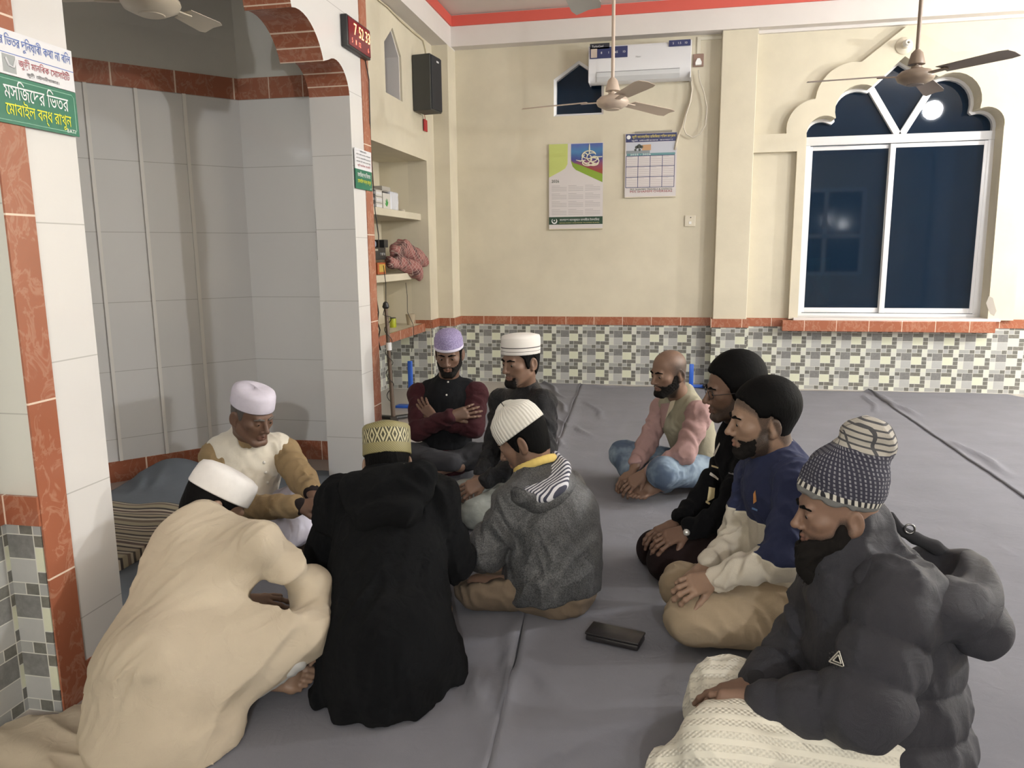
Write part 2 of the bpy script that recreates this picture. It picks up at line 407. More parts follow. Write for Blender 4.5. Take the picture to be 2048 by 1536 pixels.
for (a, b, dy, lab) in ((xl+.03, xm+.02, .035, 'left sliding sash'), (xm-.03, xr-.03, .0, 'right sliding sash')):
    sash = MB().bbox(a, a+.05, fy0+dy, fy0+dy+.02, sill+.05, zt0-.005, .003).bbox(b-.055, b, fy0+dy, fy0+dy+.02, sill+.05, zt0-.005, .003)
    sash.bbox(a+.049, b-.054, fy0+dy+.001, fy0+dy+.019, sill+.05, sill+.1, .003).bbox(a+.049, b-.054, fy0+dy+.001, fy0+dy+.019, zt0-.045, zt0-.006, .003)
    so = part(sash.build('window_sash', M_alu, wroot, smooth='auto'), lab)
    MB().box(a+.045, b-.05, fy0+dy+.006, fy0+dy+.012, sill+.095, zt0-.04).build('window_pane', M_glass, so)
# ------------------------------------------------------------------ window_2 (small, back wall) and window_3 (small, left wall)
wr2 = empty('window_2', (np.mean(xw), YB+.06, w2[0][1])); struct(wr2)
wi = inset(w2, .03); mb = MB()
for i in range(5):
    j = (i+1) % 5
    mb.add([fr(*w2[i], YB+.005), fr(*w2[j], YB+.005), fr(*wi[j], YB+.02), fr(*wi[i], YB+.02), fr(*wi[i], YB+.1), fr(*wi[j], YB+.1)], [(0, 1, 2, 3), (3, 2, 5, 4)])
mb.build('window_frame', M_alu, wr2)
MB().prism(wi, fr, YB+.08, YB+.09).build('window_pane', M_glass, wr2)
w3 = [(6.46, 2.755), (6.46, 3.16), (6.68, 3.33), (6.885, 3.14), (6.885, 2.755)]
def lf(u, w, d): return (d, u, w)
NY0, NY1, NZ, NX = 5.95, 7.563, 2.315, -2.86
mb = plate([(4.82, 0), (NY0, 0), (NY0, NZ), (NY1, NZ), (NY1, 0), (7.84, 0), (7.84, 3.5), (4.82, 3.5)], [w3], lf, XL, XL-.2, 'wall_left', None)
mb.box(XL-.22, XL, 4.82, 7.84, 3.48, ZC+.05)
struct(mb.build('wall_left', M_cream))
wr3 = empty('window_3', (XL-.14, 6.67, 2.755)); struct(wr3)
mb = MB(); wi = inset(w3, .015)
MB().prism(wi, lf, XL-.15, XL-.16).build('window_pane', M_glass, wr3)
for i in range(5):
    j = (i+1) % 5
    mb.add([lf(*w3[i], XL-.02), lf(*w3[j], XL-.02), lf(*wi[j], XL-.02), lf(*wi[i], XL-.02), lf(*wi[i], XL-.19), lf(*wi[j], XL-.19)], [(0, 1, 2, 3), (3, 2, 5, 4)])
mb.build('window_frame', M_white, wr3)
# alcove with counter and two shelves
mb = MB().box(NX-.05, NX, NY0-.05, NY1+.05, 0, NZ+.05).box(NX, XL-.2, NY1, NY1+.05, 0, NZ).box(NX, XL-.2, NY0-.05, NY0, 0, NZ).box(NX, XL-.2, NY0, NY1, NZ, NZ+.05)
struct(mb.build('wall_alcove', M_cream))
struct(MB().box(NX, XL-.01, NY1-.008, NY1, 0, .61).build('baseboard_alcove', M_mosX))
struct(MB().box(NX, NX+.008, NY0, NY1-.008, 0, .61).build('baseboard_alcove_side', M_mosY))
struct(MB().box(NX, XL-.075, NY0, NY1, .61, .69).build('trim_9', M_cream))
struct(MB().box(XL-.075, XL-.062, NY0, NY1, .607, .694).build('trim_10', M_marY))
struct(MB().box(XL-.19, XL-.002, NY1-.012, NY1, .64, .725).build('trim_11', M_marX))
SH1, SH2, SX = 1.735, 1.155, -2.43
for z, lab in ((SH1, 'cream plastered shelf slab in the alcove holding the white cartons'), (SH2, 'cream plastered shelf slab in the alcove under the plaid scarf')):
    tag(MB().bbox(NX, SX, NY0, NY1, z, z+.065, .006).build('alcove_shelf', M_cream), lab, 'shelf')

# ------------------------------------------------------------------ arch wall of the prayer niche
J0, J1, YC0 = 2.152, 4.35, 3.25
def pa(px, py): p = at(px, py, X=XA); return (p[1], p[2])
half = [(J1, 0), pa(699, 191)] + arc3(pa(699, 190), pa(658, 119), -.26)[1:] + arc3(pa(647, 122), pa(583, 14), -.20) + [pa(577, -22)]
q = half[-1]; half += arc3(q, (YC0+.42, q[1]+.34), -.2)[1:] + [(YC0, q[1]+.62)]
half = [(u, w) for u, w in half]
arch = half + [(2*YC0-u, w) for u, w in half[::-1][1:]]
TOP = 4.6
def hm(a, b): return 1 if min(a[1], b[1]) > 2.25 else 2
mb = plate([(1.864, 0), (arch[-1][0], 0)] + arch[::-1][1:-1] + [(arch[0][0], 0), (4.635, 0), (4.635, TOP), (1.864, TOP)], [], lf, XA, XA-.25, 'wall_arch', None)
# re-colour the intrados
for i, f in enumerate(mb.f):
    if len(f) == 4:
        c = np.mean([mb.v[k] for k in f], axis=0)
        if J0-.01 < c[1] < J1+.01 and abs(mb.v[f[0]][0]-mb.v[f[2]][0]) > .1: mb.mi[i] = 1 if c[2] > 2.25 else 2
struct(mb.build('wall_arch', [M_tile, M_marS, M_tileM]))
mb = MB().box(XA, XA+.006, 1.852, 1.955, 0, TOP).box(XA, XA+.005, 4.53, 4.64, 0, TOP)
struct(mb.build('trim_12', M_marZ))
struct(MB().box(XA, XA+.005, 1.955, J0, 0, .115).box(XA, XA+.005, J1, 4.53, 0, .115).build('trim_13', M_marY))
struct(MB().box(-2.1, -2.056, 4.6, 4.85, 0, TOP).box(-2.4, -2.056, 4.8, 4.85, 0, TOP).build('wall_arch_return', M_cream))
# near return of the pilaster and the near stretch of left wall
XN = -1.937
struct(MB().box(XN-.2, XA-.003, 1.857, 1.9, 0, TOP).build('wall_pilaster', gloss_tile('pilaster_tile', (.62, .62, .57), 0, .6, .25)))
struct(MB().box(XN-.2, XN, -4.5, 1.857, 0, TOP).build('wall_near', gloss_tile('near_wall_tile', (.62, .62, .57), 1, .6, .25)))
struct(MB().box(XN, XA-.002, 1.850, 1.856, 0, .612).build('baseboard_near', M_mosX))
struct(MB().box(XN, XN+.01, -4.5, 1.85, 0, .612).build('baseboard_near_side', M_mosY))
struct(MB().box(XN, XA+.003, 1.844, 1.856, .612, .702).build('trim_14', M_marX))
struct(MB().box(XN, XN+.014, -4.5, 1.844, .612, .702).build('trim_15', M_marY))
# ------------------------------------------------------------------ niche walls: polygon plan with half dome
plan = [(-2.055, 4.77), (-2.75, 4.77), (-3.5, 3.89), (-3.5, 2.61), (-2.75, 1.73), (-2.055, 1.73)]
def ring(z0, z1, off=0.0):
    mb = MB(); L = inset([(p[0], p[1]) for p in plan], off) if off else plan
    for i in range(len(plan)-1):
        a, b = L[i], L[i+1]
        ang = i in (1, 3); mb.add([(*a, z0), (*b, z0), (*b, z1), (*a, z1)], [(0, 1, 2, 3)], 1 if ang else (0 if i != 2 else 1))
    return mb
mb = ring(0, 2.531)
mb.add([(-2.055, J1, 0), (-2.054, 4.77, 0), (-2.054, 4.77, 2.6), (-2.055, J1, 2.6)], [(0, 1, 2, 3)]); mb.add([(-2.055, J0, 0), (-2.055, 1.73, 0), (-2.055, 1.73, 2.6), (-2.055, J0, 2.6)], [(0, 1, 2, 3)])
struct(mb.build('wall_mihrab', [M_tileM, M_tileP]))
def bandring(z0, z1, t):
    mb = MB()
    for i in range(len(plan)-1):
        a, b = np.array(plan[i]), np.array(plan[i+1]); d = (b-a)/np.hypot(*(b-a)); nn = np.array([d[1], -d[0]])
        c = np.mean(plan, axis=0)
        if nn @ (c-a) < 0: nn = -nn
        a2, b2 = a+nn*t, b+nn*t
        mb.add([(*a2, z0), (*b2, z0), (*b2, z1), (*a2, z1), (*a, z0), (*b, z0), (*b, z1), (*a, z1)], [(0, 1, 2, 3), (3, 2, 6, 7), (0, 4, 5, 1)])
    return mb
struct(bandring(2.40, 2.531, .006).build('trim_16', marble('terracotta_band', axis=0, period=.235, off=.18)))
struct(bandring(0, .132, .006).build('baseboard_mihrab', marble('terracotta_skirting', axis=0, period=.235, off=.18)))
mb = MB(); NT_ = 10; ctr = np.array([-2.06, 3.25])
full = [np.array(p) for p in plan]
lv = []
for k in range(NT_+1):
    t = k/NT_*pi/2; s = cos(t)**.85; lv.append([(*(ctr+(p-ctr)*s), 2.531+1.45*sin(t)) for p in full])
for k in range(NT_):
    for i in range(len(full)-1):
        mb.add([lv[k][i], lv[k][i+1], lv[k+1][i+1], lv[k+1][i]], [(0, 1, 2, 3)])
struct(mb.build('ceiling_mihrab', M_dome))
struct(MB().box(-2.4, XA-.2, 1.7, 4.8, TOP-.02, TOP+.05).build('ceiling_arch', M_dome))
# slim upright beads between the tile columns of the angled panel
mb = MB(); A = np.array(plan[1]); D = np.array(plan[2]); dd = (D-A)/np.hypot(*(D-A)); nn = np.array([-dd[1], dd[0]])
if nn @ (ctr-A) < 0: nn = -nn
def on_panel(px, py):
    d = CM.T @ np.array([(px-1024)/FPX, (py-768)/FPX, 1.0]); k = (nn @ A)/(nn @ d[:2]); return (d[:2]*k-A) @ dd
for px, py, w in ((168, 166, .02), (270, 180, .02), (371, 240, .022)):
    s = on_panel(px, py); a = A+dd*(s-w/2); b = A+dd*(s+w/2)
    q0, q1 = a+nn*.008, b+nn*.008
    mb.add([(*a, .132), (*q0, .132), (*q1, .132), (*b, .132), (*a, 2.4), (*q0, 2.4), (*q1, 2.4), (*b, 2.4)], [(0, 1, 5, 4), (1, 2, 6, 5), (2, 3, 7, 6)])
struct(mb.build('trim_17', M_grout))

# what lies beyond the glass and behind the photographer
g0, g1 = at(1560, 640, Y=9.8), at(1662, 515, Y=9.8)
struct(MB().box(g0[0]-.3, g1[0], 9.8, 9.9, -.1, g1[2]).build('wall_outside', mat('teal_outside_wall', (.10, .24, .24), .8)))
struct(MB().box(-4.2, 6.6, 8.4, 12, -.3, -.1).build('floor_outside', mat('dark_ground', (.03, .03, .035), .9)))
lamp('outside_fill', (g1[0]-.3, 9.0, 1.7), 9, .1, (.7, 1, .95))  # unseen light added outdoors so the teal wall shows through the glass
wg = empty('window_grille', ((g0[0]+g1[0])/2, 9.785, g0[2])); tag(wg, 'dark crossed grille outside, seen through the lower left of the big window', 'grille')
for p, q in (((1610, 540), (1655, 612)), ((1655, 540), (1610, 612)), ((1632, 530), (1630, 615))):
    MB().tube([at(*p, Y=9.785), at(*q, Y=9.785)], .018, 8).build('grille_bar', M_black, wg)
wroot4 = empty('window_4', (4.4, -4.45, .9)); struct(wroot4)
mb = MB()
for x in (3.1, 4.0, 4.9): mb.box(x-.05, x+.05, -4.5, -4.42, .8, 2.9)
for z in (.8, 1.75, 2.9): mb.box(3.1, 4.9, -4.5, -4.42, z-.05, z+.05)
mb.build('window_frame', M_alu, wroot4); MB().box(3.1, 4.9, -4.5, -4.46, .8, 2.9).build('window_pane', mat('night_glass', (.01, .014, .02), .1), wroot4)
struct(MB().box(5.35, 5.8, -4.5, -4.1, 0, ZC).build('wall_rear_pillar', M_cream))
ps_ = [P2(x, y, YB-.066) for x, y in ((1978, 592), (1986, 596), (1989, 608), (1993, 622), (1988, 632), (1981, 628), (1976, 618), (1972, 606))]
struct(MB().prism(ps_, fr, YB-.0665, YB-.064).build('trim_18', mat('bare_plaster', (.36, .33, .29), .9)))
# ------------------------------------------------------------------ implicit-surface modeller for bodies and clothes
V3 = lambda *a: np.array(a, float)
def nrm(v): v = np.array(v, float); return v/(np.linalg.norm(v)+1e-12)
def basis(fwd, up=(0, 0, 1)):
    """columns: right (person's left... x), forward y, up z"""
    y = nrm(fwd); z = np.array(up, float); z = nrm(z-y*(z @ y)); x = np.cross(y, z); return np.array([x, y, z]).T
class Sdf:
    def __init__(s, h=.008, k=.03): s.p = []; s.h = h; s.k = k; s.disp = None
    def cap(s, a, b, ra, rb=None, k=None, op='u', flat=None, quilt=None, wr=None):
        a = np.array(a, float); b = np.array(b, float); rb = ra if rb is None else rb
        s.p.append(('c', a, b, ra, rb, s.k if k is None else k, op, flat, quilt, wr)); return s
    def chain(s, pts, rs, **kw):
        for i in range(len(pts)-1): s.cap(pts[i], pts[i+1], rs[i], rs[i+1], **kw)
        return s
    def ell(s, c, r, R=None, k=None, op='u'):
        s.p.append(('e', np.array(c, float), np.array(r, float), np.eye(3) if R is None else np.array(R), 0, s.k if k is None else k, op)); return s
    def sph(s, c, r, k=None, op='u'): return s.cap(c, c, r, r, k, op)
    def box(s, c, hs, R=None, rad=.01, k=None, op='u'):
        s.p.append(('b', np.array(c, float), np.array(hs, float), np.eye(3) if R is None else np.array(R), rad, s.k if k is None else k, op)); return s
    def plane(s, p, n, k=.004):
        """cut away everything on the side n points to"""
        s.p.append(('h', np.array(p, float), nrm(n), None, 0, k, 'i')); return s
    def fn(s, f, lo, hi, k=.01, op='i'):
        s.p.append(('f', f, np.array(lo, float), np.array(hi, float), 0, k, op)); return s
    def bounds(s):
        lo, hi = [], []
        for q in s.p:
            if q[6] != 'u': continue
            if q[0] == 'c': r = max(q[3], q[4])*(1.0)+.02; lo.append(np.minimum(q[1], q[2])-r); hi.append(np.maximum(q[1], q[2])+r)
            elif q[0] in 'eb': r = np.abs(q[3]) @ (q[2]+q[4])+.012; lo.append(q[1]-r); hi.append(q[1]+r)
        return np.min(lo, 0)-.02, np.max(hi, 0)+.02
    def field(s, lo=None, hi=None):
        if lo is None: lo, hi = s.bounds()
        h = s.h; n = np.ceil((hi-lo)/h).astype(int)+2
        ax = [(lo[i]+h*np.arange(n[i])).astype(np.float32) for i in range(3)]
        D = np.full(n, 1.0, np.float32)
        for q in s.p:
            typ, k, op = q[0], q[5], q[6]
            if typ == 'h' or typ == 'f':
                sl = (slice(None),)*3
            else:
                if typ == 'c': r = max(q[3], q[4])+k+4*h+.015; l2 = np.minimum(q[1], q[2])-r; h2 = np.maximum(q[1], q[2])+r
                else: r = np.abs(q[3]) @ (q[2]+q[4])+k+4*h+.01; l2 = q[1]-r; h2 = q[1]+r
                i0 = np.clip(((l2-lo)/h).astype(int), 0, n); i1 = np.clip(((h2-lo)/h).astype(int)+2, 0, n)
                if (i1 <= i0).any(): continue
                sl = tuple(slice(i0[j], i1[j]) for j in range(3))
            X = ax[0][sl[0]][:, None, None]; Y = ax[1][sl[1]][None, :, None]; Z = ax[2][sl[2]][None, None, :]
            if typ == 'c':
                _, a, b, ra, rb, k, op, flat, quilt, wr = q
                a = a.astype(np.float32); ba = (b-a).astype(np.float32); L2 = float(ba @ ba)
                px, py, pz = X-a[0], Y-a[1], Z-a[2]
                if L2 > 1e-10:
                    t = np.clip((px*ba[0]+py*ba[1]+pz*ba[2])/L2, 0, 1)
                    qx, qy, qz = px-ba[0]*t, py-ba[1]*t, pz-ba[2]*t
                else: t = np.float32(0); qx, qy, qz = px, py, pz
                d2 = qx*qx+qy*qy+qz*qz
                if flat is not None:
                    nn, f = flat; c = qx*np.float32(nn[0])+qy*np.float32(nn[1])+qz*np.float32(nn[2]); d2 = d2+(f*f-1)*c*c
                rad = ra+(rb-ra)*t
                if quilt is not None:
                    spc, amp = quilt; L = sqrt(L2); rad = rad+amp*(np.abs(np.sin(np.pi*t*L/spc))**.55-.6)
                if wr is not None:
                    lam, amp, dirv = wr; L = sqrt(L2)
                    u = qx*np.float32(dirv[0])+qy*np.float32(dirv[1])+qz*np.float32(dirv[2])
                    rad = rad+amp*np.sin(2*np.pi*(t*L/lam)+u*38+1.3*np.sin(u*60+t*L*35))
                d = np.sqrt(d2)-rad
            elif typ == 'e':
                _, c, r, R, _, k, op = q
                dx, dy, dz = X-np.float32(c[0]), Y-np.float32(c[1]), Z-np.float32(c[2]); R = R.astype(np.float32)
                u = (dx*R[0, 0]+dy*R[1, 0]+dz*R[2, 0])/np.float32(r[0]); v = (dx*R[0, 1]+dy*R[1, 1]+dz*R[2, 1])/np.float32(r[1]); w = (dx*R[0, 2]+dy*R[1, 2]+dz*R[2, 2])/np.float32(r[2])
                k0 = np.sqrt(u*u+v*v+w*w); k1 = np.sqrt((u/np.float32(r[0]))**2+(v/np.float32(r[1]))**2+(w/np.float32(r[2]))**2)+1e-6
                d = k0*(k0-1)/k1
            elif typ == 'b':
                _, c, hs, R, rad, k, op = q
                dx, dy, dz = X-np.float32(c[0]), Y-np.float32(c[1]), Z-np.float32(c[2]); R = R.astype(np.float32)
                u = np.abs(dx*R[0, 0]+dy*R[1, 0]+dz*R[2, 0])-np.float32(hs[0]); v = np.abs(dx*R[0, 1]+dy*R[1, 1]+dz*R[2, 1])-np.float32(hs[1]); w = np.abs(dx*R[0, 2]+dy*R[1, 2]+dz*R[2, 2])-np.float32(hs[2])
                d = np.sqrt(np.maximum(u, 0)**2+np.maximum(v, 0)**2+np.maximum(w, 0)**2)+np.minimum(np.maximum(u, np.maximum(v, w)), 0)-rad
            elif typ == 'h':
                _, p, nn, _, _, k, op = q
                d = (X-np.float32(p[0]))*np.float32(nn[0])+(Y-np.float32(p[1]))*np.float32(nn[1])+(Z-np.float32(p[2]))*np.float32(nn[2])
            else: d = q[1](X, Y, Z)
            A = D[sl]; k = max(k, 1e-4)
            if op == 'u': g = np.maximum(k-np.abs(A-d), 0)/k; D[sl] = np.minimum(A, d)-g*g*k*.25
            elif op == 's': g = np.maximum(k-np.abs(A+d), 0)/k; D[sl] = np.maximum(A, -d)+g*g*k*.25
            else: g = np.maximum(k-np.abs(A-d), 0)/k; D[sl] = np.maximum(A, d)+g*g*k*.25
        if s.disp is not None:
            idx = np.nonzero(np.abs(D) < .045)
            D[idx] -= s.disp(ax[0][idx[0]], ax[1][idx[1]], ax[2][idx[2]]).astype(np.float32)
        return D, lo
    def mesh(s, relax=1):
        D, lo = s.field()
        D[0] = D[-1] = 1; D[:, 0] = D[:, -1] = 1; D[:, :, 0] = D[:, :, -1] = 1
        V, Q = nets(D); V = V*s.h+lo
        for _ in range(relax): V = laplace(V, Q)
        return V, Q
def nets(D):
    ins = D < 0
    c = ins.astype(np.uint8)
    cnt = sum(c[i:c.shape[0]-1+i, j:c.shape[1]-1+j, k:c.shape[2]-1+k] for i in (0, 1) for j in (0, 1) for k in (0, 1))
    act = (cnt > 0) & (cnt < 8); I, J, K = np.nonzero(act)
    ids = np.full(act.shape, -1, np.int32); ids[I, J, K] = np.arange(len(I))
    off = [(i, j, k) for i in (0, 1) for j in (0, 1) for k in (0, 1)]
    val = {o: D[I+o[0], J+o[1], K+o[2]] for o in off}
    P = np.zeros((len(I), 3)); N = np.zeros(len(I))
    for o in off:
        for a in range(3):
            if o[a] == 0:
                o2 = list(o); o2[a] = 1; o2 = tuple(o2); v0, v1 = val[o], val[o2]
                m = (v0 < 0) != (v1 < 0); t = np.where(m, v0/np.where(m, v0-v1, 1), 0)
                q = np.array(o, float)[None, :].repeat(len(I), 0); q[:, a] += t
                P += q*m[:, None]; N += m
    V = P/N[:, None]+np.stack([I, J, K], 1)
    F = []
    for a in range(3):
        b, c2 = (a+1) % 3, (a+2) % 3
        s0 = [slice(None)]*3; s1 = [slice(None)]*3; s0[a] = slice(0, -1); s1[a] = slice(1, None)
        x = ins[tuple(s0)]; y = ins[tuple(s1)]
        E = np.stack(np.nonzero(x != y), 1)
        E = E[(E[:, b] > 0) & (E[:, c2] > 0) & (E[:, b] < D.shape[b]-1) & (E[:, c2] < D.shape[c2]-1)]
        fl = x[E[:, 0], E[:, 1], E[:, 2]]
        eb = np.zeros(3, int); eb[b] = 1; ec = np.zeros(3, int); ec[c2] = 1
        q = [E-eb-ec, E-ec, E, E-eb]
        q = np.stack([ids[t[:, 0], t[:, 1], t[:, 2]] for t in q], 1)
        q[~fl] = q[~fl][:, ::-1]; F.append(q)
    return V, np.concatenate(F)
def laplace(V, Q, f=.5):
    A = np.zeros_like(V); n = np.zeros(len(V))
    for i in range(4):
        a, b = Q[:, i], Q[:, (i+1) % 4]
        for d in range(3):
            A[:, d] += np.bincount(a, V[b, d], len(V))+np.bincount(b, V[a, d], len(V))
        n += np.bincount(a, minlength=len(V))+np.bincount(b, minlength=len(V))
    return V+(A/np.maximum(n, 1)[:, None]-V)*f
def vnoise(seed, freq):
    """cheap smooth 3-D noise built from warped sines"""
    r = np.random.RandomState(seed); Kv = r.normal(size=(4, 3)); Kv /= np.linalg.norm(Kv, axis=1)[:, None]; ph = r.rand(8)*6.28
    def f(x, y, z):
        w = np.sin(freq*.6*(Kv[0, 0]*x+Kv[0, 1]*y+Kv[0, 2]*z)+ph[0])*1.7
        v = 0
        for i in range(1, 4): v = v+np.sin(freq*(1+.35*i)*(Kv[i, 0]*x+Kv[i, 1]*y+Kv[i, 2]*z)+w+ph[i]+(1.2*np.sin(freq*.9*(Kv[i-1, 0]*x+Kv[i-1, 1]*y+Kv[i-1, 2]*z)+ph[4+i])))
        return v/3
    return f
def folds(seed, amp, freq=16, d=None, stretch=3.0):
    """ridged cloth wrinkles; they run along direction d"""
    freq = freq*2.6; n1 = vnoise(seed, freq); n2 = vnoise(seed+9, freq*.35)
    d = nrm(d) if d is not None else None
    def f(x, y, z):
        if d is not None:
            t = (x*d[0]+y*d[1]+z*d[2])*(1-1/stretch); x, y, z = x-d[0]*t, y-d[1]*t, z-d[2]*t
        a = n1(x, y, z)
        return amp*(1-2.4*np.abs(a))*(.5+.5*n2(x, y, z))
    return f
def make(name, VQ, mats, parent, loc=None, attrs=None, mi=None, label=None, flat=False):
    """(V,Q[,mi]) lists -> one object"""
    if isinstance(VQ, tuple): VQ = [VQ]
    vs, qs, ms, o = [], [], [], 0
    for it in VQ:
        V, Q = it[0], it[1]; vs.append(V); qs.append(np.asarray(Q)+o); ms.append(np.full(len(Q), it[2] if len(it) > 2 else 0)); o += len(V)
    V = np.concatenate(vs); M_ = np.concatenate(ms) if mi is None else mi
    loc = (origin(parent) if parent is not None else (0, 0, 0)) if loc is None else loc
    me = bpy.data.meshes.new(name); P = (V-np.array(loc)).astype(np.float32)
    me.vertices.add(len(P)); me.vertices.foreach_set('co', P.ravel())
    Q = np.concatenate(qs).astype(np.int32); ln = Q.shape[1]
    me.loops.add(Q.size); me.loops.foreach_set('vertex_index', Q.ravel())
    me.polygons.add(len(Q)); me.polygons.foreach_set('loop_start', np.arange(0, Q.size, ln, dtype=np.int32))
    for m in (mats if isinstance(mats, (list, tuple)) else [mats]): me.materials.append(m)
    me.polygons.foreach_set('material_index', M_.astype(np.int32)); me.polygons.foreach_set('use_smooth', np.ones(len(Q), bool))
    me.update(calc_edges=True); me.validate()
    for k, f in (attrs or {}).items():
        a = me.attributes.new(k, 'FLOAT', 'POINT'); a.data.foreach_set('value', np.asarray(f(V) if callable(f) else f, np.float32))
    ob = link(name, me, parent, loc)
    if label: ob['label'] = label
    return ob
# ------------------------------------------------------------------ people: shared anatomy
def skin_mat(name, col, spec=.4):
    m = mat(name, col, .5, spec=spec); n = NT(m)
    m.node_tree.nodes['Principled BSDF'].inputs['Subsurface Weight'].default_value = .04
    m.node_tree.nodes['Principled BSDF'].inputs['Subsurface Radius'].default_value = (.02, .008, .004)
    a = n.noise(22, 4, .6); b = n.noise(260, 2, .5)
    lip = n.attr('lip')
    c = n.mix(n.m('MULTIPLY', a, .5), col, tuple(x*.72 for x in col))
    c = n.mix(n.m('MULTIPLY', lip, .7), c, (col[0]*.74, col[1]*.56, col[2]*.57))
    bd = n.m('ADD', n.attr('beard'), n.m('MULTIPLY', n.m('SUBTRACT', n.noise(330, 3, .7), .5), .9))
    bd = n.m('MULTIPLY', n.m('MINIMUM', n.m('MAXIMUM', bd, 0.0), 1.0), n.m('GREATER_THAN', n.attr('beard'), .02))
    n.col(n.mix(n.m('MULTIPLY', bd, .88), c, (.016, .013, .012))); n.bump(b, .08, .002); return m
M_eye = mat('eye_white', (.36, .32, .29), .25); M_iris = mat('eye_iris', (.012, .008, .006), .15)
M_hair = mat('black_hair', (.004, .0038, .0038), .7, spec=.08); _n = NT(M_hair); _o = _n.sep(_n.obj()); _n.bump(_n.noise(1, 3, .6, _n.comb(_n.m('MULTIPLY', _o[0], 330.0), _n.m('MULTIPLY', _o[1], 330.0), _n.m('MULTIPLY', _o[2], 60.0))), .5, .003)
M_grey_hair = mat('greying_hair', (.11, .10, .09), .65); _n = NT(M_grey_hair); _n.bump(_n.noise(420, 3, .7), .6, .003)
M_stubble = mat('short_beard', (.009, .0075, .0065), .85, spec=.2); _n = NT(M_stubble); _n.bump(_n.noise(700, 3, .7), .7, .002)

def T(px, py, Y, zmin=.0):
    p = at(px, py, Y=Y)
    return p if p[2] >= zmin else at(px, py, Z=zmin)

